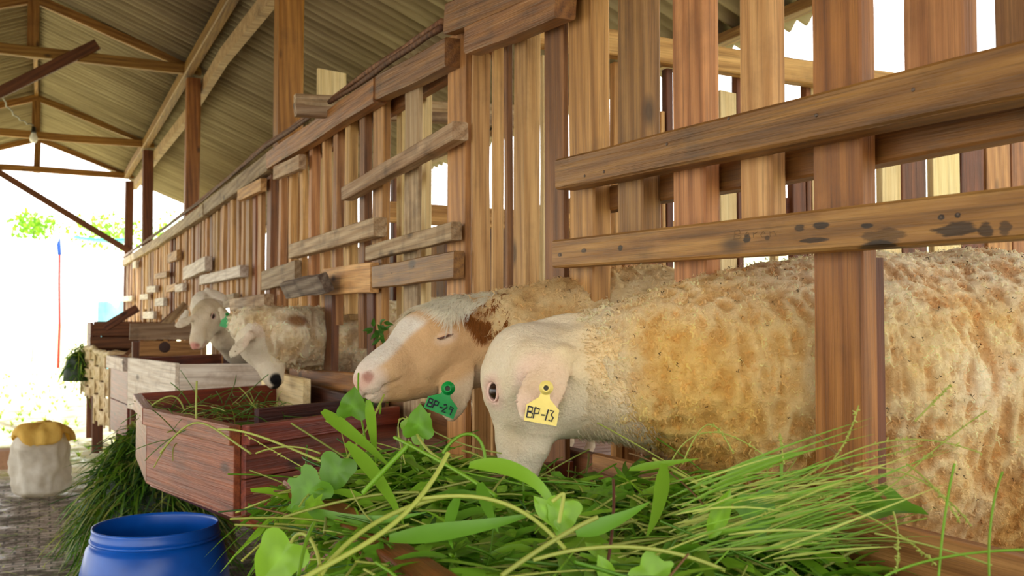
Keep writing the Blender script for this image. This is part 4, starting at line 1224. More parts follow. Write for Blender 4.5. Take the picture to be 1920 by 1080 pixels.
# ================================================================== sheep 3: wool-capped sheep, black muzzle, head hanging into the trough
def c3(V, H, N, hm):
    n = vnoise(V, 14, 4)
    C = np.tile(col(226, 212, 184), (len(V), 1))
    C = mixc(C, hm * sst(-.2, .8, n) * .4, col(240, 232, 212))
    C = mixc(C, blob(H, (.262, .034, -.056), (.030, .026, .030), .3), col(14, 12, 12))
    C = mixc(C, blob(H, (.262, -.034, -.056), (.030, .026, .030), .3), col(14, 12, 12))
    C = mixc(C, hm * sst(.272, .28, H[:, 0]) * (H[:, 2] > -.085), col(20, 16, 16))
    C = mixc(C, (np.abs(H[:, 1]) > .10) * hm * .3, col(228, 190, 166))
    return C
def w3(V, H, N, cl):
    n = fbm(V, 9, 3, 21)
    C = np.tile(col(246, 232, 200), (len(V), 1))
    C = mixc(C, sst(-.1, .5, n) * .6, col(220, 190, 136))
    C = mixc(C, sst(.1, .6, -n) * .6, col(236, 220, 186))
    C = mixc(C, blob(V, P(550, 602, 3.64), (.055, .075, .024), .5) * .9, col(122, 66, 34))
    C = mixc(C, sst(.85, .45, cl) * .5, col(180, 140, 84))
    return C
h3o = P(452, 622, 3.62)
e3 = [((468, 630, 3.52, 0), (433, 668, 3.47, 0), np.array(im(-.3, .3, 1)), .030), ((.0, -.056, -.05), (.06, -.15, -.12), (.3, -.2, 1), .036)]
x3 = im(.42, -.86, .30); z3 = im(-.72, -.10, .68)
neck3 = [(P(480, 630, 3.62), .085), (P(540, 634, 3.72), .095), (P(600, 642, 3.92), .120)]
torso3 = [(Vector((1.26, 3.84, CAM_H - .12)), .17), (Vector((1.5, 3.86, CAM_H - .13)), .20), (Vector((1.95, 3.85, CAM_H - .14)), .20), (Vector((2.2, 3.85, CAM_H - .13)), .17)]
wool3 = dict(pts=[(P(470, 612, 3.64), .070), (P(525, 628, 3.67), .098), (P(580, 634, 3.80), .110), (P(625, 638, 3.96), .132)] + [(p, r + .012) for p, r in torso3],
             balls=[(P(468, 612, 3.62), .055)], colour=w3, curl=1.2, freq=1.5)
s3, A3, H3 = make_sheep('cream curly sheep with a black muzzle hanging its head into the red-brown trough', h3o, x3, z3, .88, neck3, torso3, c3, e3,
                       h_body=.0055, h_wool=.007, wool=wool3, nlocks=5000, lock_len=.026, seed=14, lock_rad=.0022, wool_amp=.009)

# ================================================================== sheep 4: looking towards the camera
def c4(V, H, N, hm):
    n = vnoise(V, 16, 4)
    C = np.tile(col(222, 206, 176), (len(V), 1))
    C = mixc(C, hm * sst(-.2, .8, n) * .4, col(238, 228, 208))
    C = mixc(C, hm * blob(H, (.06, 0, .0), (.07, .05, .05), .7) * .6, col(176, 152, 110))
    C = mixc(C, blob(H, (.274, 0, -.056), (.018, .03, .026), .5) * .9, col(214, 146, 132))
    C = mixc(C, hm * blob(H, (.25, 0, -.09), (.04, .04, .02), .5) * .5, col(226, 178, 160))
    return C
def w4(V, H, N, cl):
    n = fbm(V, 9, 3, 31)
    C = np.tile(col(214, 196, 160), (len(V), 1)); C = mixc(C, sst(-.1, .5, n) * .5, col(184, 156, 110)); return C
h4o = P(383, 557, 4.50)
e4 = [((414, 580, 4.46, 0), (431, 616, 4.42, 0), np.array(im(.6, .1, 1)), .026), ((364, 595, 4.42, 0), (329, 612, 4.38, 0), np.array(im(-.2, .6, 1)), .030)]
x4 = im(-.12, -.80, .58); z4 = im(-.42, .50, .75)
neck4 = [(P(405, 600, 4.6), .078), (P(425, 625, 4.68), .085), (P(450, 650, 4.8), .11)]
torso4 = [(Vector((1.2, 4.95, CAM_H - .18)), .15), (Vector((1.5, 4.95, CAM_H - .16)), .19), (Vector((2.1, 4.95, CAM_H - .14)), .20)]
wool4 = dict(pts=[(p, r + .012) for p, r in torso4], colour=w4)
s4, A4, H4 = make_sheep('white sheep facing the camera over the whitewashed trough, small green ear tag', h4o, x4, z4, .90, neck4, torso4, c4, e4,
                       h_body=.007, h_wool=.012, wool=wool4, nlocks=1500, lock_len=.03, seed=24, lock_rad=.004)
Rt = np.stack([np.array(im(.95, -.30, .1)), np.array(im(.30, .95, 0.0)), np.array(im(-.1, 0, 1))], 1)
ear_tag(s4, P(421, 604, 4.28), Rt, (.036, .046), M_TAGG, '', 'small green plastic ear tag')
# ================================================================== sheep 5: behind sheep 4, only crown, eye and ear in view
def c5(V, H, N, hm):
    C = np.tile(col(232, 222, 200), (len(V), 1)); return mixc(C, blob(H, (.274, 0, -.056), (.018, .03, .026), .5) * .9, col(214, 146, 132))
h5o = P(364, 549, 4.98)
e5 = [((.0, .056, -.050), (.09, .12, -.13), (.1, 1, .2), .034), ((350, 585, 4.90, 0), (337, 612, 4.86, 0), np.array(im(-.2, .3, 1)), .030)]
x5 = im(.25, -.78, .58); z5 = im(-.66, .30, .68)
neck5 = [(P(385, 590, 5.05), .08), (P(400, 610, 5.15), .09), (Vector((1.15, 5.45, CAM_H - .12)), .11)]
torso5 = [(Vector((1.25, 5.5, CAM_H - .18)), .15), (Vector((1.5, 5.5, CAM_H - .16)), .19), (Vector((2.1, 5.5, CAM_H - .14)), .20)]
wool5 = dict(pts=[(p, r + .012) for p, r in torso5], colour=w4)
s5, A5, H5 = make_sheep('white sheep peering out just behind the one that faces the camera', h5o, x5, z5, .9, neck5, torso5, c5, e5,
                       h_body=.008, h_wool=.012, wool=wool5, nlocks=1200, lock_len=.03, seed=25, lock_rad=.004)
# ------------------------------------------------------------------ feeding troughs
def wallp(name, A, B, z0, z1, th, mat, parent, cuts=1, lean=(0, 0, 0), zb0=None, zb1=None):
    """vertical wall of planks from A to B (plan points), z0..z1 relative to the camera height; lean moves the bottom edge"""
    A = Vector((A[0], A[1], 0)); B = Vector((B[0], B[1], 0)); n = Vector((-(B - A).y, (B - A).x, 0)).normalized()
    ln = Vector(lean)
    res = []
    for k in range(cuts):
        fa = k / cuts; fb = (k + 1) / cuts - .012
        za, zb = z1 + (z0 - z1) * fa, z1 + (z0 - z1) * fb
        pa = A + ln * fa; pb = A + ln * fb; qa = B + ln * fa; qb = B + ln * fb
        off = n * th
        C8 = []
        for o in (Vector((0, 0, 0)), off):
            C8 += [pb + o + Vector((0, 0, CAM_H + zb)), qb + o + Vector((0, 0, CAM_H + zb)), qa + o + Vector((0, 0, CAM_H + za)), pa + o + Vector((0, 0, CAM_H + za))]
        cen = sum(C8, Vector()) / 8
        M = frame_m(cen, B - A, n)
        Mi = M.inverted()
        o = mesh_obj(name, [Mi @ c for c in C8], [(3, 2, 1, 0), (4, 5, 6, 7), (0, 1, 5, 4), (1, 2, 6, 5), (2, 3, 7, 6), (3, 0, 4, 7)], mat, parent, mw=M)
        bv = o.modifiers.new('bevel', 'BEVEL'); bv.width = .0025; bv.segments = 2
        res.append(o)
    return res
def slab(name, pts, z, th, mat, parent):
    n = len(pts)
    V = [(p[0], p[1], CAM_H + z - th) for p in pts] + [(p[0], p[1], CAM_H + z) for p in pts]
    F = [tuple(range(n - 1, -1, -1)), tuple(range(n, 2 * n))] + [(i, (i + 1) % n, n + (i + 1) % n, n + i) for i in range(n)]
    return mesh_obj(name, V, F, mat, parent)
def xy(px, py, z):
    """plan point seen at the pixel, at height z relative to the camera"""
    v = _uv(px, py)[1]; d = z / v; p = P(px, py, d); return (p.x, p.y)

# --- near trough, full of cut grass
t1 = thing('feed_trough', 'near brown wooden trough heaped with fresh cut grass', 'trough', (.65, .6, .62), 'feed troughs along the fence')
RZ = -.285
wallp('side_board', (.345, -.5), (.385, 1.60), -.62, RZ, -.022, M_TROUGHSIDE, t1, 2, lean=(.0, 0, 0))
wallp('back_board', (.965, -.5), (.965, 1.62), -.46, -.26, -.02, M_ORANGE, t1, 1)
wallp('back_board', (.94, -.5), (.94, 1.62), -.62, -.465, -.02, M_TROUGH, t1, 1)
wallp('end_board', (.385, 1.60), (.965, 1.72), -.62, RZ, -.022, M_TROUGH, t1, 2)
board('rim', (.345, -.5, CAM_H + RZ + .008), (.385, 1.61, CAM_H + RZ + .008), .045, .022, (0, 0, 1), M_TROUGHSIDE, t1)
slab('bottom', [(.36, -.5), (.96, -.5), (.96, 1.7), (.39, 1.6)], -.60, .03, M_TRDARK, t1)
board('bearer', (.65, .2, .02), (.65, .2, CAM_H - .64), .09, .09, (1, 0, 0), M_DKBEAM, t1)
board('bearer', (.65, 1.3, .02), (.65, 1.3, CAM_H - .64), .09, .09, (1, 0, 0), M_DKBEAM, t1)

# --- red-brown hopper trough in the middle
t2 = thing('feed_trough', 'red-brown wooden hopper trough with a slanted corner, nearly empty', 'trough', (.65, 2.9, .55), 'feed troughs along the fence')
z2 = -.26
c0 = (.955, 2.78); c1_ = xy(452, 797, z2); c2_ = xy(287, 764, z2); c3_ = xy(266, 738, z2); c4_ = (.955, 3.95)
def low(p, k=.30): return (p[0] + (.97 - p[0]) * k, p[1])
def hopper(t, pts, zt, zm, zb, mat_side, mat_end, k=.62, cuts=1):
    for i in range(len(pts) - 1):
        A, B = pts[i], pts[i + 1]
        end = (i == 0 or i == len(pts) - 2)
        wallp('end_board' if end else 'side_board', A, B, zm, zt - .045, .018 , mat_end if end else mat_side, t, 2 if end else cuts)
        # bottom sloping boards
        n = []
        a2 = (A[0] + (.97 - A[0]) * k, A[1]); b2 = (B[0] + (.97 - B[0]) * k, B[1])
        V = [(A[0], A[1], CAM_H + zm), (B[0], B[1], CAM_H + zm), (b2[0], b2[1], CAM_H + zb), (a2[0], a2[1], CAM_H + zb)]
        if not end or True:
            o = mesh_obj('sloping_bottom', V, [(0, 1, 2, 3)], mat_side, t)
            sd = o.modifiers.new('thick', 'SOLIDIFY'); sd.thickness = .018; sd.offset = 0
        # rim strip
        wallp('rim', A, B, zt - .05, zt, .03, mat_side if not end else mat_end, t, 1)
    slab('bottom', [(p[0] + (.97 - p[0]) * k, p[1]) for p in pts], zb, .02, mat_side, t)
def outset(A, B, r=.0): return A
hopper(t2, [c0, c1_, c2_, c3_, c4_], z2, -.485, -.76, M_TROUGHSIDE, M_TROUGH, k=.78)
wallp('divider', (.94, 2.98), (c1_[0] + .09, c1_[1] + .30), -.48, z2 + .012, .02, M_TRDARK, t2, 1)
wallp('lining', (.94, 2.80), (.94, 3.9), -.5, z2 + .01, .02, M_TRDARK, t2, 1)
wallp('pale_box', (.88, Q(583, 720, .88).y), (.88, Q(503, 720, .88).y), -.36, -.215, .03, M_PALE, t2, 1)
board('bearer', (.86, 2.95, .02), (.86, 2.95, CAM_H - .78), .08, .08, (1, 0, 0), M_DKBEAM, t2)
board('bearer', (.86, 3.7, .02), (.86, 3.7, CAM_H - .78), .08, .08, (1, 0, 0), M_DKBEAM, t2)

# --- whitewashed trough
t3 = thing('feed_trough', 'whitewashed wooden trough behind the red-brown one', 'trough', (.65, 4.6, .55), 'feed troughs along the fence')
z3 = -.20
w0 = (.955, 4.52); w1_ = xy(337, 681, z3); w2_ = xy(247, 673, z3); 
w1_ = (Q(337, 681, .56).x, Q(337, 681, .56).y); w2_ = (Q(247, 673, .42).x, Q(247, 673, .42).y)
wallp('end_board', w0, w1_, -.36, z3, .02, M_WHITEWOOD, t3, 1)
wallp('side_board', w1_, w2_, -.46, z3 + .005, .02, M_WHITEWOOD, t3, 1)
wallp('end_board', w2_, (.955, w2_[1] + .5), -.46, z3, .02, M_TROUGH, t3, 1)
slab('bottom', [w0, w1_, w2_, (.955, w2_[1] + .5)], -.34, .02, M_TRDARK, t3)
wallp('lining', (.94, 4.55), (.94, 5.6), -.34, z3 + .02, .02, M_TRDARK, t3, 1)
board('bearer', (.8, 4.75, .02), (.8, 4.75, CAM_H - .36), .08, .08, (1, 0, 0), M_DKBEAM, t3)
V = [(w1_[0], w1_[1], CAM_H - .46), (w2_[0], w2_[1], CAM_H - .46), (w2_[0] + .3, w2_[1], CAM_H - .62), (w1_[0] + .3, w1_[1], CAM_H - .62)]
o = mesh_obj('sloping_bottom', V, [(0, 1, 2, 3)], M_WHITEWOOD, t3); sd = o.modifiers.new('thick', 'SOLIDIFY'); sd.thickness = .02

# --- dark brown trough, its rim coloured pale for the sunlight on top
t4 = thing('feed_trough', 'dark brown trough with a rim painted pale as if sunlit, left of the whitewashed one', 'trough', (.6, 6.4, .55), 'feed troughs along the fence')
A = Q(246, 672, .50); B = Q(214, 669, .44)
A2 = (A.x, A.y); B2 = (B.x, B.y)
zr4 = A.z - CAM_H
wallp('side_board', A2, B2, zr4 - .50, zr4 - .08, .02, M_TROUGH, t4, 2)
wallp('rim', A2, B2, zr4 - .08, zr4, .05, M_WHITEWOOD, t4, 1)
wallp('end_board', (.955, A2[1] - .05), A2, zr4 - .4, zr4, .02, M_TROUGH, t4, 1)
wallp('end_board', B2, (.955, B2[1] + .3), zr4 - .4, zr4, .02, M_TROUGH, t4, 1)
slab('bottom', [(.955, A2[1]), A2, B2, (.955, B2[1] + .3)], zr4 - .38, .02, M_TRDARK, t4)
board('bearer', (.8, A2[1] + .2, .02), (.8, A2[1] + .2, CAM_H + zr4 - .4), .08, .08, (1, 0, 0), M_DKBEAM, t4)

# --- far woven bamboo trough standing in the sun
bam = wood('woven_bamboo', (226, 204, 160), (196, 170, 122), (128, 98, 62), 0.55, var=0.1, knots=False)
t5 = thing('feed_basket', 'sunlit woven bamboo feed basket at the far end of the trough row', 'basket', (.4, 8.0, .5))
def woven(A, B, zt, zb, sag=.0):
    """panel of wide horizontal bamboo bands woven over uprights"""
    A = Vector(A); B = Vector(B); L = (B - A).length; n = Vector((-(B - A).y, (B - A).x, 0)).normalized()
    bands = 5; nu = 22
    for b in range(bands):
        V, F = [], []
        for i in range(nu + 1):
            k = i / nu; p = A.lerp(B, k)
            o = .018 * math.sin(k * math.pi * 3 + b * math.pi)
            for j, zz in enumerate((0, .5, 1)):
                z = zt + (zb - zt) * (b + .03 + .94 * zz) / bands
                pp = p + n * (o + .012 * math.sin(math.pi * zz)); V.append((pp.x, pp.y, z))
        for i in range(nu):
            for j in range(2): F.append((i * 3 + j, i * 3 + 3 + j, i * 3 + 4 + j, i * 3 + 1 + j))
        o = mesh_obj('bamboo_band', V, F, bam, t5, smooth=True); sd = o.modifiers.new('thick', 'SOLIDIFY'); sd.thickness = .008; sd.offset = 0
    for k in (0.0, .33, .66, 1.0):
        p = A.lerp(B, k); board('upright', (p.x, p.y, zb - .02), (p.x, p.y, zt + .02), .03, .012, n, bam, t5, warp=.001)
    pts = [A.lerp(B, i / 14) + Vector((0, 0, zt - A.z + .008 * math.sin(i * 1.7))) for i in range(15)]
    tube('rim', pts, .022, bam, t5, 8)
d5 = 7.4
a = P(153, 658, d5 + .9); b = P(178, 657, d5 + .25); c = P(208, 664, d5 - .3)
woven((a.x, a.y, a.z), (b.x, b.y, b.z), CAM_H - .25, CAM_H - .62)
woven((b.x, b.y, b.z), (c.x, c.y, c.z), CAM_H - .25, CAM_H - .80)
woven((c.x, c.y, c.z), (.95, c.y + .1, c.z), CAM_H - .25, CAM_H - .70)
board('stake', (c.x + .1, c.y + .4, 0.02), (c.x + .1, c.y + .4, CAM_H - .3), .06, .06, (1, 0, 0), M_DKBEAM, t5)
board('stake', (a.x + .15, a.y, 0.02), (a.x + .15, a.y, CAM_H - .3), .06, .06, (1, 0, 0), M_DKBEAM, t5)

# --- high box of dark planks and the knotted boards in front of it
bx = thing('plank_box', 'high dark plank box at the far end against the bright yard', 'box', (.7, 9, .9))
def cross_px(xl, xr, yt, yb, s, mat, parent, name='plank', t=.025):
    a = (S(xl, yt, s) + S(xl, yb, s)) / 2; b = (S(xr, yt, s) + S(xr, yb, s)) / 2
    return board(name, a, b, (S(xl, yt, s) - S(xl, yb, s)).length, t, (0, 1, 0), mat, parent, warp=.002)
sB = 8.9
cross_px(175, 330, 603, 630, sB, M_DKBEAM, bx); cross_px(169, 300, 632, 653, sB - .05, M_DKBEAM, bx); cross_px(180, 290, 663, 680, sB, M_RED, bx)
cross_px(175, 300, 650, 668, sB + .25, M_TRDARK, bx)
cross_px(190, 330, 605, 690, sB + .6, M_TRDARK, bx, 'back_panel')
p = S(175, 603, sB); 
wallp('side_plank', (p.x, p.y), (p.x + .02, p.y + 1.3), -.24, -.02, .02, M_DKBEAM, bx, 2)
board('leg', (p.x + .03, p.y + .04, 0.02), (p.x + .03, p.y + .04, CAM_H - .04), .06, .06, (0, 1, 0), M_DKBEAM, bx)
board('leg', (p.x + .03, p.y + 1.2, 0.02), (p.x + .03, p.y + 1.2, CAM_H - .04), .06, .06, (0, 1, 0), M_DKBEAM, bx)
kb = thing('board_fence', 'two wide boards with a dark knot behind the whitewashed trough', 'fence', (.7, 6.3, .8))
sK = 6.25
cross_px(262, 376, 639, 668, sK, M_ORANGE, kb, 'knotted_board'); cross_px(243, 372, 606, 637, sK, M_GREY, kb)
kn = S(309, 651, sK - .016)
lathe('knot', [(1e-4, .004), (.02, .003), (.032, 0.0), (.034, -.004)], simple('dark_knot', (58, 34, 24), .8), kn, kb, 20, axis=((1, 0, 0), (0, -1, 0)))
board('support', S(365, 640, sK + .04) , S(365, 668, sK + .04) - Vector((0, 0, .6)), .05, .05, (0, 1, 0), M_DKBEAM, kb)
kx = S(255, 640, sK + .04); board('support', kx, (kx.x, kx.y, .02), .05, .05, (0, 1, 0), M_DKBEAM, kb)
def stick(px0, py0, d0, px1, py1, d1, w_, t, mat, label):
    o = board('leaning_plank', P(px0, py0, d0), P(px1, py1, d1), w_, t, (P(px0, py0, d0) - Vector((0, 0, CAM_H))), mat, None, warp=.003)
    tag(o, label, 'plank')
stick(346, 572, 7.05, 250, 670, 6.02, .055, .03, M_GREY, 'lighter diagonal plank leaning right of the other, against the fence beside the sheep')
stick(326, 588, 7.6, 236, 670, 6.25, .05, .03, M_RED, 'darker diagonal plank leaning left behind the lighter one')
stick(258, 577, 8.3, 196, 614, 8.2, .07, .03, M_DKBEAM, 'short dark plank sloping on top of the high plank box')

# ------------------------------------------------------------------ blue drum
blue = NT('blue_plastic'); nz = blue.noise(blue.coords(), 6, 4)
blue.l(blue.ramp(nz, [(.3, srgb(0, 62, 142)), (.7, srgb(4, 88, 184))]), blue.b.inputs['Base Color']); blue.b.inputs['Roughness'].default_value = .33
blue.bump(blue.noise(blue.coords(), 60, 3), .05, .003)
dp = P(293, 982, 2.77); dz = dp.z
R_ = .172
dr = thing('plastic_drum', 'open blue plastic drum on the floor below the troughs', 'drum', (dp.x, dp.y, 0.0))
bz = lambda z: z - dz
prof = [(1e-3, .012), (R_ * .95, .012), (R_ * 1.02, .03), (R_ * 1.09, .12), (R_ * 1.17, .26), (R_ * 1.20, .36), (R_ * 1.17, .44), (R_ * 1.08, dz - .058), (R_ * 1.02, dz - .046), (R_ * .985, dz - .044),
        (R_ * .985, dz - .034), (R_ * 1.01, dz - .03), (R_ * 1.01, dz - .022), (R_ * .995, dz - .018), (R_ * 1.0, dz - .006), (R_ * .995, dz), (R_ * .975, dz), (R_ * .965, dz - .01), (R_ * .955, dz - .03), (R_ * .96, dz - .05),
        (R_ * 1.06, dz - .075), (R_ * 1.12, .36), (R_ * 1.10, .26), (R_ * .9, .03), (1e-3, .025)]
lathe('drum_body', prof, blue.m, (dp.x, dp.y, 0), dr, 72)
lathe('drum_ring', [(R_ * 1.015, dz - .040), (R_ * 1.03, dz - .037), (R_ * 1.03, dz - .033), (R_ * 1.0, dz - .031)], blue.m, (dp.x, dp.y, 0), dr, 72)

# ------------------------------------------------------------------ sacks
def sack(name, label, base, H, R, mat, rolled=None, seed=1, top_tilt=(0, 0), squash=.8):
    rng = np.random.RandomState(seed)
    t = thing(name, label, 'sack', base)
    nu, nv = 64, 40
    u = np.linspace(0, 2 * np.pi, nu, endpoint=False); v = np.linspace(0, 1, nv)
    U, Vv = np.meshgrid(u, v, indexing='ij')
    r = R * (1.0 - .22 * Vv ** 3 + .12 * np.sin(Vv * 3.0)) * np.where(Vv < .08, .7 + Vv / .08 * .3, 1)
    r = r * np.where(Vv > .9, np.sqrt(np.clip((1.0 - Vv) / .1, 0, 1)) * .9 + .1, 1)
    X = np.stack([(r * np.cos(U)).ravel(), (r * np.sin(U) * squash).ravel(), (Vv * H).ravel()], 1)
    n = fbm(X, 7, 3, seed) * .05 * R / .2; fold = np.abs(vnoise(X * np.array([1, 1, .35]), 16, seed)) * .03
    d = X.copy(); d[:, 2] = 0; d /= np.maximum(np.linalg.norm(d, axis=1, keepdims=True), 1e-6)
    X += d * (n - fold)[:, None]
    X[:, 0] += top_tilt[0] * (X[:, 2] / H) ** 2; X[:, 1] += top_tilt[1] * (X[:, 2] / H) ** 2
    X[:, 2] = np.maximum(X[:, 2] + vnoise(X, 9, seed) * .012, .004)
    X += np.array(base)
    idx = np.arange(nu * nv).reshape(nu, nv); nx = np.roll(idx, -1, 0)
    F = np.stack([idx[:, :-1].ravel(), nx[:, :-1].ravel(), nx[:, 1:].ravel(), idx[:, 1:].ravel()], 1)
    np_mesh('sack_body', X, F, mat, t)
    return t
weave = NT('woven_white_sack'); wn = weave.noise(weave.coords(), 14, 4)
weave.l(weave.ramp(wn, [(.3, srgb(196, 186, 168)), (.7, srgb(232, 226, 212))]), weave.b.inputs['Base Color']); weave.b.inputs['Roughness'].default_value = .6
weave.b.inputs['Subsurface Weight'].default_value = .0
wt = weave.n('ShaderNodeBsdfTranslucent'); wt.inputs[0].default_value = srgb(226, 216, 180)
wm = weave.n('ShaderNodeMixShader'); wm.inputs[0].default_value = .35
weave.l(weave.b.outputs[0], wm.inputs[1]); weave.l(wt.outputs[0], wm.inputs[2]); weave.l(wm.outputs[0], weave.out.inputs[0])
weave.bump(weave.noise(weave.coords(), 30, 4), .4, .01)
yel = NT('yellow_sack_cloth'); yel.b.inputs['Base Color'].default_value = srgb(236, 204, 104); yel.b.inputs['Roughness'].default_value = .7
yt = yel.n('ShaderNodeBsdfTranslucent'); yt.inputs[0].default_value = srgb(246, 214, 110)
ym = yel.n('ShaderNodeMixShader'); ym.inputs[0].default_value = .45
yel.l(yel.b.outputs[0], ym.inputs[1]); yel.l(yt.outputs[0], ym.inputs[2]); yel.l(ym.outputs[0], yel.out.inputs[0]); yel.bump(yel.noise(yel.coords(), 20, 4), .5, .02)
sb = P(78, 918, 6.35); sb.z = 0
sk = sack('feed_sack', 'full white woven sack with a yellow cloth top on the aisle floor', sb, .44, .175, weave.m, seed=5)
# yellow cloth folded over the mouth of the sack
nu, nv = 60, 22
U, Vv = np.meshgrid(np.linspace(0, 2 * np.pi, nu, endpoint=False), np.linspace(0, 1, nv), indexing='ij')
rr = .178 * np.sin(np.clip(Vv * 1.7, 0, np.pi / 2)) + .015 * np.sin(U * 5 + 1) * Vv + .012 * np.sin(U * 11) * Vv
zz = .478 - .11 * Vv ** 2.2 - .035 * Vv * np.sin(U * 3 + .4) + .012 * np.sin(U * 7) * Vv
X = np.stack([(rr * np.cos(U)).ravel(), (rr * .9 * np.sin(U)).ravel(), zz.ravel()], 1)
X[:, 2] += fbm(X, 16, 3, 2) * .014
X += np.array(sb)
idx = np.arange(nu * nv).reshape(nu, nv); nx = np.roll(idx, -1, 0)
F = np.stack([idx[:, :-1].ravel(), idx[:, 1:].ravel(), nx[:, 1:].ravel(), nx[:, :-1].ravel()], 1)
o = np_mesh('yellow_cloth', X, F, yel.m, sk)
sd = o.modifiers.new('thick', 'SOLIDIFY'); sd.thickness = .003
s2b = P(240, 1000, 3.75); s2b.z = 0
sack('feed_sack', 'crumpled white sack under the dark green fodder heap behind the drum', s2b, .32, .15, weave.m, seed=9)
# kerb
kp = P(8, 890, 7.6); kp.z = 0
tag(box_mesh('kerb', [(kp.x - 1.6, kp.y - .1, -.02), (kp.x + .12, kp.y - .1, -.02), (kp.x + .12, kp.y + .1, -.02), (kp.x - 1.6, kp.y + .1, -.02),
                      (kp.x - 1.6, kp.y - .1, .13), (kp.x + .12, kp.y - .1, .13), (kp.x + .12, kp.y + .1, .13), (kp.x - 1.6, kp.y + .1, .13)],
             simple('kerb_brick', (170, 130, 100), .85, nscale=20)), 'low brick kerb at the left edge of the floor', 'kerb')

# ------------------------------------------------------------------ yard beyond: pole, tarpaulin, neighbour roof
pb = P(109, 690, 23.0); pb.z = 0
pt = P(112, 446, 23.0)
po = thing('marker_pole', 'thin red pole with a blue tip standing in the sunny yard', 'pole', pb)
tube('shaft', [pb, pb.lerp(pt, .33) + Vector((.02, 0, 0)), pb.lerp(pt, .66), pb.lerp(pt, .87)], [.035, .033, .03, .03], simple('faded_red_paint', (168, 52, 48), .6), po, 8)
tube('tip', [pb.lerp(pt, .87), pb.lerp(pt, .95) + Vector((-.02, 0, 0)), pt], [.045, .05, .01], simple('blue_paint', (20, 80, 190), .5), po, 8)
tarp_m = simple('cyan_tarpaulin', (60, 190, 220), .5)
tp = thing('tarpaulin', 'thin cyan tarpaulin stretched in the yard behind the last posts', 'tarpaulin', P(190, 450, 30))
V = []; F = []
for i in range(13):
    k = i / 12
    for j in range(3):
        p = P(138 + 110 * k, 443 + 6 * math.sin(k * 2.5) + j * 2.2 * (1 + k), 30 + j * .8); V.append(p)
for i in range(12):
    for j in range(2): F.append((i * 3 + j, i * 3 + 1 + j, i * 3 + 4 + j, i * 3 + 3 + j))
o = mesh_obj('sheet', V, F, tarp_m, tp, smooth=True); sd = o.modifiers.new('t', 'SOLIDIFY'); sd.thickness = .02
for k in (0, 12): tube('pole', [V[k * 3], Vector((V[k * 3].x, V[k * 3].y, 0))], .02, simple('grey_pole', (200, 205, 205), .5), tp, 6)
tp2 = thing('tarpaulin', 'pale blue tarpaulin fence low beside the far end of the pen fence', 'tarpaulin', P(210, 590, 18))
V = []; F = []
for i in range(13):
    k = i / 12
    for j in range(5):
        p = P(192 + 90 * k, 0, 18); p.z = P(200, 566 - 6 * k, 18).z - j * (.40); p.y += .15 * math.sin(k * 9 + j * .3); V.append(p)
for i in range(12):
    for j in range(4): F.append((i * 5 + j, i * 5 + 1 + j, i * 5 + 6 + j, i * 5 + 5 + j))
o = mesh_obj('sheet', V, F, simple('pale_blue_tarp', (150, 214, 236), .5), tp2, smooth=True); sd = o.modifiers.new('t', 'SOLIDIFY'); sd.thickness = .01
# neighbouring shed roof beyond the pens
nr = thing('neighbour_shed', 'pale green corrugated shed roof glimpsed through the slats', 'shed', (6.5, 6, 0))
V, F = [], []
ys = np.arange(-4, 18, .06)
for y in ys:
    for (x, z) in ((4.9, 1.9), (7.5, 2.75)): V.append((x + 1.6, y, z - .35 + .02 * math.sin(y * 2 * math.pi / .24)))
for i in range(len(ys) - 1): F.append((i * 2, i * 2 + 1, i * 2 + 3, i * 2 + 2))
o = mesh_obj('roof', V, F, simple('green_roof_sheet', (190, 204, 160), .6), nr, smooth=True); sd = o.modifiers.new('t', 'SOLIDIFY'); sd.thickness = .01
for x, z in ((6.7, 1.57), (8.9, 2.30)):
    for y in (-3, 1.5, 6, 10.5, 15): board('post', (x, y, 0), (x, y, z), .12, .12, (1, 0, 0), M_DKBEAM, nr)
# ------------------------------------------------------------------ cut grass, leaves, heaps
def green_mat(name, rough=.42, trans=.35, spec=.5):
    w = NT(name)
    at = w.n('ShaderNodeAttribute', attribute_name='Col')
    v = w.coords((1, 1, 1), rnd=False)
    n = w.noise(v, 30, 3)
    c = w.mix(w.math('MULTIPLY', n, .35), at.outputs['Color'], w.mix(1.0, at.outputs['Color'], (.75, .8, .4, 1), 'MULTIPLY'))
    w.l(c, w.b.inputs['Base Color']); w.b.inputs['Roughness'].default_value = rough; w.b.inputs['Specular IOR Level'].default_value = spec
    tr = w.n('ShaderNodeBsdfTranslucent'); tc = w.mix(1.0, c, (1.1, 1.15, .5, 1), 'MULTIPLY'); w.l(tc, tr.inputs[0])
    mx = w.n('ShaderNodeMixShader'); mx.inputs[0].default_value = trans
    w.l(w.b.outputs[0], mx.inputs[1]); w.l(tr.outputs[0], mx.inputs[2]); w.l(mx.outputs[0], w.out.inputs[0])
    return w.m
M_GREEN = green_mat('fresh_green_leaf')
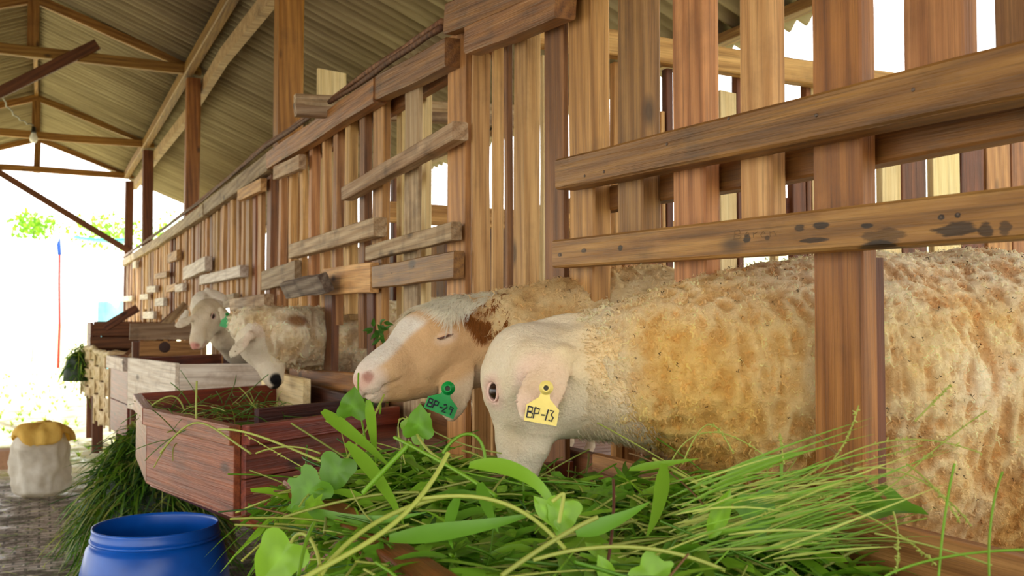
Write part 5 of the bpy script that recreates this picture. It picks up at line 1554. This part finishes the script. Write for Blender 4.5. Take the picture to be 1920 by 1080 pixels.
class Pile:
    def __init__(self): self.V = []; self.F = []; self.C = []; self.n = 0
    def add(self, V, F, c):
        V = np.asarray(V, float); self.V.append(V); self.F.append(np.asarray(F) + self.n)
        c = np.asarray(c, float)
        self.C.append(np.tile(c, (len(V), 1)) if c.ndim == 1 else c); self.n += len(V)
    def ribbon(self, pts, w, c, side=None, fold=.25, tip=1.6, base=.35, c2=None):
        """leaf blade: 3 verts across with a keel; w half-width at the widest"""
        pts = np.asarray(pts, float); n = len(pts)
        t = np.gradient(pts, axis=0); t /= np.maximum(np.linalg.norm(t, axis=1, keepdims=True), 1e-9)
        s = np.array(side if side is not None else (0, 0, 1.0), float)
        sd = np.cross(t, s); sd /= np.maximum(np.linalg.norm(sd, axis=1, keepdims=True), 1e-9)
        up = np.cross(sd, t)
        k = np.linspace(0, 1, n)
        ww = w * np.minimum(1, base + (1 - base) * np.sin(np.clip(k * 3, 0, 1) * math.pi / 2)) * (1 - k ** tip * .97)
        A = pts - sd * ww[:, None] + up * (ww * fold)[:, None]; B = pts - up * (ww * 0.0)[:, None]; D = pts + sd * ww[:, None] + up * (ww * fold)[:, None]
        V = np.stack([A, B, D], 1).reshape(-1, 3)
        F = []
        for i in range(n - 1):
            for j in (0, 1): F.append((i * 3 + j, i * 3 + j + 1, i * 3 + 4 + j, i * 3 + 3 + j))
        c = np.asarray(c); cc = np.tile(c, (len(V), 1)) if c2 is None else np.repeat(c + (np.asarray(c2) - c) * k[:, None], 3, 0)
        self.add(V, F, cc)
    def stem(self, pts, r, c, m=5, r1=None):
        pts = np.asarray(pts, float); n = len(pts)
        t = np.gradient(pts, axis=0); t /= np.maximum(np.linalg.norm(t, axis=1, keepdims=True), 1e-9)
        a = np.cross(t, (.31, .22, .9)); a /= np.maximum(np.linalg.norm(a, axis=1, keepdims=True), 1e-9); b = np.cross(t, a)
        rr = np.linspace(r, r if r1 is None else r1, n)[:, None]
        V = np.stack([pts + (a * math.cos(2 * math.pi * k / m) + b * math.sin(2 * math.pi * k / m)) * rr for k in range(m)], 1).reshape(-1, 3)
        F = [(i * m + k, i * m + (k + 1) % m, (i + 1) * m + (k + 1) % m, (i + 1) * m + k) for i in range(n - 1) for k in range(m)]
        self.add(V, F, c)
    def lobed(self, c0, d, up, size, c, cup=.45, shape='heart', nsub=False):
        """broad vine leaf: fan of vertices"""
        c0 = np.asarray(c0, float); d = np.asarray(d, float); d /= np.linalg.norm(d); up = np.asarray(up, float); up = up - (up @ d) * d; up /= np.linalg.norm(up)
        s = np.cross(d, up)
        if shape == 'heart': out = [(0, 0), (-.12, .28), (.0, .5), (.18, .52), (.35, .42), (.55, .40), (.72, .28), (1.0, 0), (.72, -.28), (.55, -.40), (.35, -.42), (.18, -.52), (.0, -.5), (-.12, -.28)]
        elif shape == 'lobed': out = [(0, 0), (-.15, .3), (.05, .62), (.28, .36), (.55, .62), (.6, .3), (1.0, 0), (.6, -.3), (.55, -.62), (.28, -.36), (.05, -.62), (-.15, -.3)]
        else: out = [(0, 0), (.15, .12), (.35, .19), (.6, .17), (.85, .08), (1, 0), (.85, -.08), (.6, -.17), (.35, -.19), (.15, -.12)]
        if nsub:
            o2 = []
            for i in range(len(out)):
                a, b = np.array(out[i]), np.array(out[(i + 1) % len(out)])
                if i == 0: o2.append(tuple(a))
                o2.append(tuple(a * .72 + b * .28)); o2.append(tuple(a * .28 + b * .72))
                if out[(i + 1) % len(out)] in ((1.0, 0), (1, 0)): o2.append((1.0, 0.0))
            out = o2
        V = []
        rings = [0.0, .5, 1.0]; 
        cen = np.array((.35, 0.0))
        nO = len(out)
        for r in rings[1:]:
            for (x, y) in out:
                q = cen + (np.array((x, y)) - cen) * r
                z = cup * (abs(q[1]) * .5) - .30 * cup * (q[0]) ** 2 + .05 * math.sin(q[0] * 9 + q[1] * 7) * r
                V.append(c0 + (d * q[0] + s * q[1] + up * z) * size)
        V.append(c0 + d * cen[0] * size)
        ce = len(V) - 1
        F = [(i, (i + 1) % nO, nO + (i + 1) % nO, nO + i) for i in range(nO)]
        F += [(ce, (i + 1) % nO, i, i) for i in range(nO)]
        c = np.asarray(c, float); cc = np.tile(c, (len(V), 1)); cc[:nO] *= .88; cc[-1] *= 1.25
        self.add(V, [f for f in F], cc)
    def build(self, name, mat, parent=None):
        V = np.concatenate(self.V); F = np.concatenate(self.F); C = np.concatenate(self.C)
        tri = F[:, 2] == F[:, 3]
        me = bpy.data.meshes.new(name)
        Fl = [tuple(f[:3]) if t else tuple(f) for f, t in zip(F.tolist(), tri)]
        me.from_pydata(V.tolist(), [], Fl)
        a = me.color_attributes.new('Col', 'FLOAT_COLOR', 'POINT')
        cc = np.ones((len(V), 4), dtype=np.float32); cc[:, :3] = C; a.data.foreach_set('color', cc.ravel())
        me.polygons.foreach_set('use_smooth', [True] * len(me.polygons))
        o = bpy.data.objects.new(name, me); me.materials.append(mat)
        return link(o, parent)
rg = np.random.RandomState(42)
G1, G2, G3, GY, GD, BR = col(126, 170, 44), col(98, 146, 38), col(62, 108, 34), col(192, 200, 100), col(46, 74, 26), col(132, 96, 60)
def gcol(r, dark=0.0):
    k = r.rand()
    base = G1 if k < .35 else G2 if k < .7 else G3 if k < .85 else GY if k < .96 else BR
    return base * r.uniform(.75, 1.2) * (1 - dark)
def arc(p, d, L, droop, r, n=9, wig=.04):
    d = np.asarray(d, float); d /= np.linalg.norm(d); t = np.linspace(0, 1, n)[:, None]
    q = np.asarray(p, float) + d * L * t + np.array((0, 0, -1.0)) * L * droop * t ** 2
    sd = np.cross(d, (0, 0, 1)); q = q + sd * L * wig * np.sin(t * r.uniform(2, 5) + r.uniform(0, 6)) * r.uniform(-2, 2)
    return q

def pile_top(q, s):
    """height of the fodder in the near trough above the camera level"""
    e = min(1, max(0, (1.75 - s) / .3)); 
    near = min(1, max(0, (s - .62) / .45)); 
    base = -.325 + .055 * near * e 
    return base + .035 * math.sin(q * 9) * math.sin(s * 7) - .03 * abs(q - .62) / .3
# packed core of the heap
qs = np.linspace(.39, .94, 26); ss = np.linspace(-.4, 1.66, 70)
V = []; 
for q in qs:
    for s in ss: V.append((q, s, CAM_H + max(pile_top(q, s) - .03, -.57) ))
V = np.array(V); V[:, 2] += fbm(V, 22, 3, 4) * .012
idx = np.arange(len(V)).reshape(len(qs), len(ss))
F = np.stack([idx[:-1, :-1].ravel(), idx[1:, :-1].ravel(), idx[1:, 1:].ravel(), idx[:-1, 1:].ravel()], 1)
fod = thing('cut_grass', 'heap of fresh cut grass, vines and broad leaves filling the near trough', 'grass', (.65, .9, .7))
fod['kind'] = 'stuff'
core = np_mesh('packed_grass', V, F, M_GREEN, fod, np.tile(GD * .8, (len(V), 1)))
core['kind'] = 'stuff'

def scatter(pile, N, r, qr=(.42, .92), sr=(.45, 1.70), kinds=(.45, .25, .3), scale=1.0, zoff=0.0, zj=.03, topf=pile_top):
    for _ in range(N):
        q = r.uniform(*qr); s = r.uniform(*sr)
        z = CAM_H + topf(q, s) + r.uniform(-zj, zj) + zoff
        a = r.uniform(0, 2 * math.pi); el = r.uniform(-.1, .55)
        d = (math.cos(a) * math.cos(el), math.sin(a) * math.cos(el), math.sin(el))
        L = r.uniform(.08, .24) * scale
        p = np.array((q, s, z)) - np.array(d) * L * .35
        k = r.rand()
        if k < kinds[0]:
            pile.ribbon(arc(p, d, L, r.uniform(.15, .8), r), r.uniform(.0015, .004) * scale, gcol(r), side=(r.uniform(-.5, .5), r.uniform(-.5, .5), 1))
        elif k < kinds[0] + kinds[1]:
            pile.ribbon(arc(p, d, L * 1.1, r.uniform(.2, .9), r), r.uniform(.006, .013) * scale, (G1 if r.rand() < .5 else G2) * r.uniform(.8, 1.25), side=(r.uniform(-.8, .8), r.uniform(-.8, .8), 1), fold=r.uniform(.1, .5))
        elif k < kinds[0] + kinds[1] + kinds[2] * .6:
            pile.stem(arc(p, d, L * 1.2, r.uniform(0, .5), r), r.uniform(.0010, .0022) * scale, GY * r.uniform(.6, 1.0) if r.rand() < .6 else gcol(r), 4)
        else:
            up = (r.uniform(-.6, .3), r.uniform(-.8, .2), 1)
            pile.lobed(p, d, up, r.uniform(.025, .055) * scale, (G1 if r.rand() < .4 else G2) * r.uniform(.8, 1.25), shape=['heart', 'lobed', 'oval'][r.randint(3)])
A = Pile()
scatter(A, 4600, rg, sr=(.10, 1.72), zj=.025)
scatter(A, 800, rg, qr=(.37, .60), sr=(1.05, 1.70), zoff=.015, scale=.95, kinds=(.3, .4, .3))
scatter(A, 500, rg, qr=(.33, .5), sr=(.5, 1.3), zoff=.02, scale=1.0, kinds=(.3, .4, .3))
scatter(A, 900, rg, qr=(.5, .93), sr=(.7, 1.6), zoff=.012, scale=1.0, kinds=(.15, .5, .35))
mass = A.build('grass_blades', M_GREEN, fod); mass['kind'] = 'stuff'

# measured blades, stems and seed stalks that stand out in the picture
B = Pile()
def PP(l): return [P(x, y, d) for (x, y, d) in l]
def bez(l, n=14):
    l = [np.array(p) for p in l]; t = np.linspace(0, 1, n)[:, None]
    k = len(l) - 1; out = 0
    for i, p in enumerate(l): out = out + math.comb(k, i) * (1 - t) ** (k - i) * t ** i * p
    return out
face = np.array(IT) + np.array((0, 0, .6))
hero = [  # (points, half width, colour)
    ([(880, 872, 1.18), (960, 865, 1.15), (1040, 900, 1.13), (1050, 1000, 1.12)], .012, G1 * 1.1),
    ([(605, 770, 1.62), (640, 800, 1.58), (700, 840, 1.52), (735, 880, 1.45)], .013, G1),
    ([(690, 750, 1.6), (700, 810, 1.58), (705, 870, 1.5)], .010, G1 * 1.1),
    ([(650, 830, 1.42), (700, 880, 1.36), (735, 930, 1.3), (760, 990, 1.26)], .012, G1),
    ([(540, 950, 1.40), (620, 985, 1.3), (700, 985, 1.22), (800, 960, 1.2)], .013, G2 * 1.2),
    ([(730, 1010, 1.12), (830, 1000, 1.1), (930, 985, 1.1), (1010, 960, 1.12)], .013, G2 * 1.15),
    ([(900, 905, 1.15), (910, 950, 1.12), (935, 1000, 1.1)], .009, G2),
    ([(1245, 870, 1.25), (1240, 960, 1.18), (1210, 1010, 1.15)], .011, G1),
    ([(1350, 910, 1.22), (1400, 870, 1.2), (1460, 860, 1.2), (1520, 845, 1.22)], .011, G1 * .95),
    ([(1080, 1000, 1.05), (1150, 985, 1.05), (1220, 940, 1.08)], .011, G2 * 1.2),
    ([(1180, 880, 1.3), (1250, 870, 1.25), (1310, 860, 1.22)], .007, G1),
    ([(860, 930, 1.15), (830, 990, 1.12), (850, 1030, 1.1)], .008, G2 * 1.1),
]
for pts, w_, c in hero: B.ribbon(bez(PP(pts)), w_, c, side=face, fold=.2)
stems = [
    ([(410, 805, 1.75), (470, 800, 1.68), (560, 850, 1.6), (640, 880, 1.5)], .0030, GY),
    ([(480, 850, 1.6), (540, 825, 1.58), (600, 850, 1.55)], .0022, GY * .8),
    ([(600, 1080, .98), (650, 1000, 1.05), (740, 950, 1.1), (840, 930, 1.12)], .0038, GY),
    ([(560, 1090, .96), (640, 1040, 1.0), (740, 1010, 1.04), (800, 930, 1.1), (840, 850, 1.15)], .0040, GY * 1.02),
    ([(790, 935, 1.1), (900, 920, 1.1), (980, 935, 1.1), (1060, 1030, 1.05)], .0034, GY),
    ([(740, 820, 1.35), (860, 880, 1.2), (930, 930, 1.15)], .0034, G1 * 1.2),
    ([(680, 925, 1.3), (730, 870, 1.3), (770, 830, 1.32)], .0048, G1 * 1.15),
    ([(830, 850, 1.25), (860, 800, 1.26), (905, 800, 1.27), (910, 860, 1.25)], .0030, G1),
    ([(1000, 1050, .98), (1130, 1010, 1.0), (1250, 1020, 1.0), (1360, 1070, .98)], .0030, GY * .9),
    ([(940, 1080, .95), (1050, 1000, 1.0), (1120, 970, 1.02)], .0036, GY * .8),
    ([(1150, 900, 1.2), (1155, 980, 1.1), (1135, 1080, 1.0)], .0026, col(110, 66, 54)),
    ([(560, 1080, 1.0), (570, 1010, 1.05), (590, 980, 1.1)], .003, G1),
    ([(1035, 940, 1.02), (1060, 925, 1.02), (1062, 905, 1.02), (1048, 980, 1.02)], .003, GY),
    ([(790, 795, 1.5), (850, 835, 1.4), (940, 850, 1.35)], .0016, GY * .7),
    ([(720, 740, 1.75), (700, 790, 1.68), (650, 860, 1.58)], .0028, GY),
    ([(672, 700, 1.8), (668, 760, 1.72), (690, 840, 1.6)], .0024, G1 * 1.2),
    ([(1180, 850, 1.35), (1260, 870, 1.25), (1330, 960, 1.15)], .0016, BR),
    ([(1880, 885, .95), (1850, 960, .93), (1855, 1080, .9)], .0016, G1),
    ([(1790, 870, 1.0), (1770, 950, .98), (1760, 1080, .95)], .0018, G1 * 1.1),
    ([(1660, 1080, .95), (1760, 1030, .95), (1960, 1030, .92)], .0018, G1 * 1.1),
    ([(1640, 1000, 1.0), (1750, 1020, .98), (1860, 1060, .95)], .0015, GY * .8),
]
for pts, r_, c in stems: B.stem(bez(PP(pts)), r_ * .72, c, 7)
# fine grass with seed heads leaning to the right
def seedstalk(pts, r_=.0012, c=GY, beads=.5):
    q = bez(PP(pts), 22); B.stem(q, r_, c, 5, r_ * .6)
    n0 = int(22 * (1 - beads))
    rr = np.random.RandomState(len(B.V))
    for i in range(n0, 21):
        for _ in range(3):
            p = q[i] + (q[i + 1] - q[i]) * rr.rand(); o = rr.randn(3) * .0018
            B.stem([p, p + o * .7, p + o * 1.1], .0013, c * 1.08, 4, .0004)
for l in ([(1450, 935, 1.15), (1580, 840, 1.1), (1680, 790, 1.1), (1840, 850, 1.05)], [(1400, 950, 1.15), (1500, 890, 1.15), (1640, 860, 1.12), (1730, 835, 1.1)],
          [(1700, 870, 1.1), (1760, 910, 1.05), (1800, 980, 1.0)], [(1600, 880, 1.1), (1700, 860, 1.1), (1780, 930, 1.05), (1820, 985, 1.0)],
          [(1480, 930, 1.15), (1580, 880, 1.12), (1610, 760, 1.1)], [(1640, 930, 1.1), (1700, 900, 1.1), (1730, 850, 1.1), (1850, 770, 1.08)],
          [(1715, 790, 1.15), (1740, 765, 1.15), (1782, 722, 1.15)],
          [(1470, 870, 1.2), (1465, 840, 1.2), (1462, 812, 1.2)], [(1250, 890, 1.3), (1270, 820, 1.28), (1330, 768, 1.26), (1440, 860, 1.22)],
          [(1280, 870, 1.28), (1320, 770, 1.26), (1340, 780, 1.26), (1375, 850, 1.24)], [(760, 870, 1.5), (735, 780, 1.55), (745, 770, 1.55), (790, 800, 1.5)],
          [(1590, 950, 1.1), (1700, 1000, 1.05), (1755, 1060, 1.0)], [(1675, 960, 1.08), (1690, 1010, 1.05), (1680, 1075, 1.0)],
          [(1230, 1040, 1.0), (1420, 960, 1.05), (1560, 930, 1.08)], [(620, 905, 1.5), (555, 870, 1.55), (460, 815, 1.62)]):
    seedstalk(l, c=GY * .95)
for pts, c in (([(1465, 870, 1.2), (1464, 895, 1.2), (1468, 925, 1.19)], G1 * 1.1), ([(1225, 860, 1.3), (1290, 900, 1.22), (1380, 940, 1.15)], GY), ([(1390, 880, 1.2), (1400, 900, 1.2), (1425, 925, 1.18)], BR * 1.5), ([(1530, 815, 1.2), (1590, 870, 1.15), (1660, 935, 1.1)], BR * 1.4)):
    B.stem(bez(PP(pts)), .0022, c, 6)
rr = np.random.RandomState(6)
for _ in range(150):   # dense bundle of thin straws across the right part of the heap
    x0 = rr.uniform(1250, 1480); y0 = rr.uniform(900, 1060); L = rr.uniform(120, 340); sl = rr.uniform(-.44, -.06)
    d0 = rr.uniform(1.02, 1.22)
    B.ribbon(bez(PP([(x0, y0, d0), (x0 + L * .5, y0 + L * sl * .5 + rr.uniform(-18, 10), d0 - .01), (x0 + L, y0 + L * sl + rr.uniform(0, 20), d0 - .02)]), 9), rr.uniform(.0006, .0020), (GY if rr.rand() < .45 else G1) * rr.uniform(.7, 1.1), side=face)
for (x, y, d, dx, dy, sz, shp, c) in ((1800 / 1.0, 0, 0, 0, 0, 0, 0, 0),)[:0]: pass
lf = [(770, 815, 1.45, .6, -.7, .045, 'heart', G1), (640, 860, 1.42, -.3, .8, .055, 'heart', G2), (600, 900, 1.4, -.5, .5, .06, 'lobed', G2 * 1.1),
      (1000, 930, 1.1, .5, .6, .05, 'oval', G1 * 1.2), (1120, 1040, 1.0, .4, .8, .05, 'oval', G1 * 1.25), (1200, 1060, 1.0, .6, .5, .045, 'lobed', G1 * 1.4), (1410, 930, 1.1, .2, .9, .05, 'heart', G2),
      (1330, 1010, 1.05, .3, -.8, .06, 'oval', G1 * 1.1), (660, 780, 1.6, .1, -.9, .05, 'heart', G2), (1060, 940, 1.1, -.2, .8, .04, 'heart', G1 * 1.2)]
for (x, y, d, dx, dy, sz, shp, c) in lf: B.lobed(P(x, y, d), im(dx, -dy, .2), im(.1, .5, .9), sz * 1.0, c, shape=shp, nsub=True)
hb = B.build('long_stems_and_blades', M_GREEN, fod); hb['kind'] = 'stuff'

# single leaves one can point at
def leaf(label, c, d, up, size, shape, colr, stalk=None):
    L = Pile(); L.lobed(c, d, up, size, colr, shape=shape, nsub=True, cup=.7)
    o = L.build('vine_leaf', M_GREEN); tag(o, label, 'leaf', 'broad vine leaves')
    if stalk:
        K = Pile(); K.stem(bez(PP(stalk)), .0022, GY * .9, 6); K.build('leaf_stalk', M_GREEN, o)
    return o
leaf('upright lobed green leaf below the green ear tag of the tan-faced sheep', P(782, 815, 1.40), im(.15, 1, .2), im(.3, .1, 1), .045, 'heart', G2 * 1.15, [(782, 815, 1.4), (800, 850, 1.36), (840, 870, 1.32)])
leaf('pale green pointed leaf hanging lowest at the left end of the grass heap', P(545, 1018, 1.15), im(-.55, -.75, .3), im(.2, .4, 1), .062, 'heart', G1 * 1.25, [(545, 1018, 1.15), (560, 985, 1.15), (590, 1000, 1.12), (600, 1060, 1.08)])
leaf('crumpled dark green leaf lying over the right rim of the near trough', P(1612, 955, 1.12), im(.95, .12, .2), im(.1, .9, .35), .075, 'heart', G2 * 1.0, None)
# grass in the mouth of the tan-faced sheep and the sprig behind its nose
Cc = Pile()
for l in ([(690, 738, 1.93), (720, 742, 1.9), (712, 775, 1.85)], [(676, 745, 1.92), (700, 770, 1.88), (690, 800, 1.8)], [(700, 738, 1.92), (680, 748, 1.9), (640, 790, 1.84)]):
    Cc.stem(bez(PP(l)), .002, G1 * 1.1, 6)
for k in range(7): Cc.lobed(P(688 + 6 * k, 742 + 3 * (k % 3), 1.93), im(rr.uniform(-1, 1), rr.uniform(-1, -.2), .3), im(0, .6, .8), .022, G3 * 1.2, shape='oval')
tag(Cc.build('grass_mouthful', M_GREEN), 'green stalks sticking out of the mouth of the tan-faced sheep', 'grass')
Cs = Pile()
for k in range(14): Cs.lobed(P(697 + rr.uniform(-4, 24), 603 + rr.uniform(0, 34), 3.02), im(rr.uniform(-1, 1), rr.uniform(-1, .8), .4), im(0, .5, .9), .036, G3 * rr.uniform(.9, 1.4), shape='oval')
Cs.stem(bez(PP([(704, 640, 3.1), (712, 620, 3.04), (716, 600, 3.02)])), .003, G3, 5)
tag(Cs.build('leafy_sprig', M_GREEN), 'small leafy sprig caught on the slat in front of the tan sheep nose', 'sprig')

# straws lying in the red-brown trough
D = Pile()
for _ in range(170):
    t = rr.rand(); c = Vector((c2_[0] + .02 + rr.rand() * .42, c2_[1] - .35 + rr.rand() * .85, CAM_H - .34 + rr.rand() * .07))
    a = rr.uniform(0, 6.28); el = rr.uniform(-.1, .9)
    D.stem(arc(c, (math.cos(a) * math.cos(el), math.sin(a) * math.cos(el), math.sin(el)), rr.uniform(.06, .17), rr.uniform(.0, .6), rr), rr.uniform(.0008, .0018), (GY if rr.rand() < .4 else G2) * rr.uniform(.6, 1), 4)
for l in ([(262, 780, 2.95), (310, 735, 2.95), (335, 730, 2.95), (345, 770, 2.95)], [(368, 790, 2.55), (367, 750, 2.55), (369, 715, 2.58)], [(300, 850, 2.4), (370, 760, 2.42), (380, 790, 2.4), (470, 850, 2.2)]):
    D.stem(bez(PP(l)), .0028, GY * .9, 5)
o = D.build('loose_straw', M_GREEN); tag(o, 'thin green straws scattered in the red-brown trough', 'straw', kind='stuff')

# dark green heap behind the blue drum
def heap(name, label, cx, cy, R, Hh, N, seed, z0=0.0, lean=(0, 0), dark=.25, sc=1.5):
    r = np.random.RandomState(seed); K = Pile()
    nu, nv = 40, 16
    U, W = np.meshgrid(np.linspace(0, 2 * np.pi, nu, endpoint=False), np.linspace(0, 1, nv), indexing='ij')
    X = np.stack([(cx + R * .86 * W * np.cos(U)).ravel(), (cy + R * .86 * W * np.sin(U)).ravel(), (z0 + Hh * .92 * np.sqrt(np.clip(1 - (W * .98) ** 2, 0, 1))).ravel()], 1)
    idx = np.arange(nu * nv).reshape(nu, nv); nx = np.roll(idx, -1, 0)
    Fq = np.stack([idx[:, :-1].ravel(), nx[:, :-1].ravel(), nx[:, 1:].ravel(), idx[:, 1:].ravel()], 1)
    X[:, :2] += fbm(X, 5, 2, seed)[:, None] * .05
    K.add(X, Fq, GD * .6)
    for _ in range(N):
        a = r.uniform(0, 2 * math.pi); w = math.sqrt(r.rand()); z = math.sqrt(max(0, 1 - w * w))
        p = np.array((cx + R * w * math.cos(a), cy + R * w * math.sin(a), z0 + Hh * z + r.uniform(-.02, .02)))
        d = np.array((math.cos(a) * w * .6 + r.uniform(-1, 1), math.sin(a) * w * .6 + r.uniform(-1, 1), .3 * z - .4 * w + r.uniform(-.6, .5)))
        L = r.uniform(.08, .22) * sc
        c = [G2, G3, G3 * .8, G1 * .8, GY * .7][r.randint(5)] * (1 - dark) * r.uniform(.7, 1.2)
        k = r.rand()
        p[2] = max(p[2], .02)
        q = arc(p, d, L, r.uniform(.2, .9), r, 7); q[:, 2] = np.maximum(q[:, 2], .008)
        if k < .52: K.ribbon(q, r.uniform(.003, .009) * sc, c, side=(r.uniform(-.6, .6), r.uniform(-.6, .6), 1))
        elif k < .62: K.stem(q, .002 * sc, c, 4)
        else: K.lobed(p, d, (r.uniform(-.5, .5), r.uniform(-.5, .5), 1), r.uniform(.04, .08) * sc * .7, c, shape='oval')
    o = K.build(name, M_GREEN); tag(o, label, 'fodder', kind='stuff'); return o
hc = P(245, 880, 4.25)
heap('fodder_heap', 'dark green heap of wilted fodder beside the red-brown trough', hc.x + .10, hc.y, .28, .68, 3200, 3, sc=1.0)
hc2 = P(160, 980, 4.6)
K2 = heap('fodder_heap', 'trailing edge of green fodder spilling onto the floor left of the drum', hc2.x + .12, hc2.y + .05, .17, .34, 600, 5, dark=.05, sc=.9)
# green vine hanging over the far basket
vp = P(148, 665, 8.1)
heap('hanging_vine', 'green vine hanging over the far bamboo basket', vp.x, vp.y, .12, .34, 260, 9, z0=vp.z - .28, dark=-.3, sc=.9)
o = bpy.data.objects['hanging_vine']; o['category'] = 'vine'
# litter on the floor
Lp = Pile()
for _ in range(2800):
    d = rr.uniform(2.4, 9); lat = rr.uniform(-.56, -.05) * d
    p = np.array((CY * lat + SY * d, -SY * lat + CY * d, .012 + rr.rand() * .01))
    a = rr.uniform(0, 6.28)
    q = arc(p, (math.cos(a), math.sin(a), .1), rr.uniform(.04, .18), .1, rr, 6); q[:, 2] = np.maximum(q[:, 2], .006)
    Lp.ribbon(q, rr.uniform(.0015, .005), [G2, GY, BR, BR * .7, GY * .8, G3][rr.randint(6)], side=(0, 0, 1))
tag(Lp.build('floor_litter', M_GREEN), 'straw and leaf litter scattered over the brick floor', 'litter', kind='stuff')
# clumps of weeds in the yard
Wp = Pile()
for _ in range(240):
    d = rr.uniform(7.8, 20); lat = rr.uniform(-.55, -.38) * d
    c = np.array((CY * lat + SY * d, -SY * lat + CY * d, 0.01))
    for k in range(9):
        a = rr.uniform(0, 6.28); el = rr.uniform(.6, 1.4)
        q = arc(c, (math.cos(a) * math.cos(el), math.sin(a) * math.cos(el), math.sin(el)), rr.uniform(.04, .12), .3, rr, 5)
        Wp.ribbon(q, rr.uniform(.005, .012), (G1 * 1.4 if rr.rand() < .5 else GY * 1.2) * rr.uniform(.9, 1.3))
tag(Wp.build('yard_weeds', M_GREEN), 'clumps of bright weeds in the sunlit yard', 'weeds', kind='stuff')
# trees beyond
def tree(px, py, d, R, Hc, N, seed, label):
    r = np.random.RandomState(seed)
    c = P(px, py, d); t = thing('tree', label, 'tree', (c.x, c.y, 0), 'trees beyond the yard')
    K = Pile()
    for _ in range(N):
        v = r.randn(3); v /= np.linalg.norm(v); v *= r.rand() ** .5
        cl = np.array((c.x, c.y, c.z)) + v * np.array((R, R, Hc))
        K.lobed(cl, r.randn(3), r.randn(3), r.uniform(.08, .15), (G1 if r.rand() < .6 else G2) * r.uniform(1.2, 1.9), shape='oval' if r.rand() < .5 else 'heart')
    f = K.build('foliage', M_GREEN, t)
    tube('trunk', [(c.x, c.y, 0), (c.x + .05, c.y, c.z * .6), (c.x, c.y + .1, c.z)], [.015, .012, .01], M_PALE, t, 8)
tree(64, 422, 26, .65, .42, 420, 1, 'small airy tree standing alone at the far left of the yard')
tree(215, 435, 34, 1.9, .75, 900, 2, 'light green tree behind the last barn posts')
tree(322, 440, 43, 1.3, 1.2, 500, 3, 'light green tree right of the last two posts')
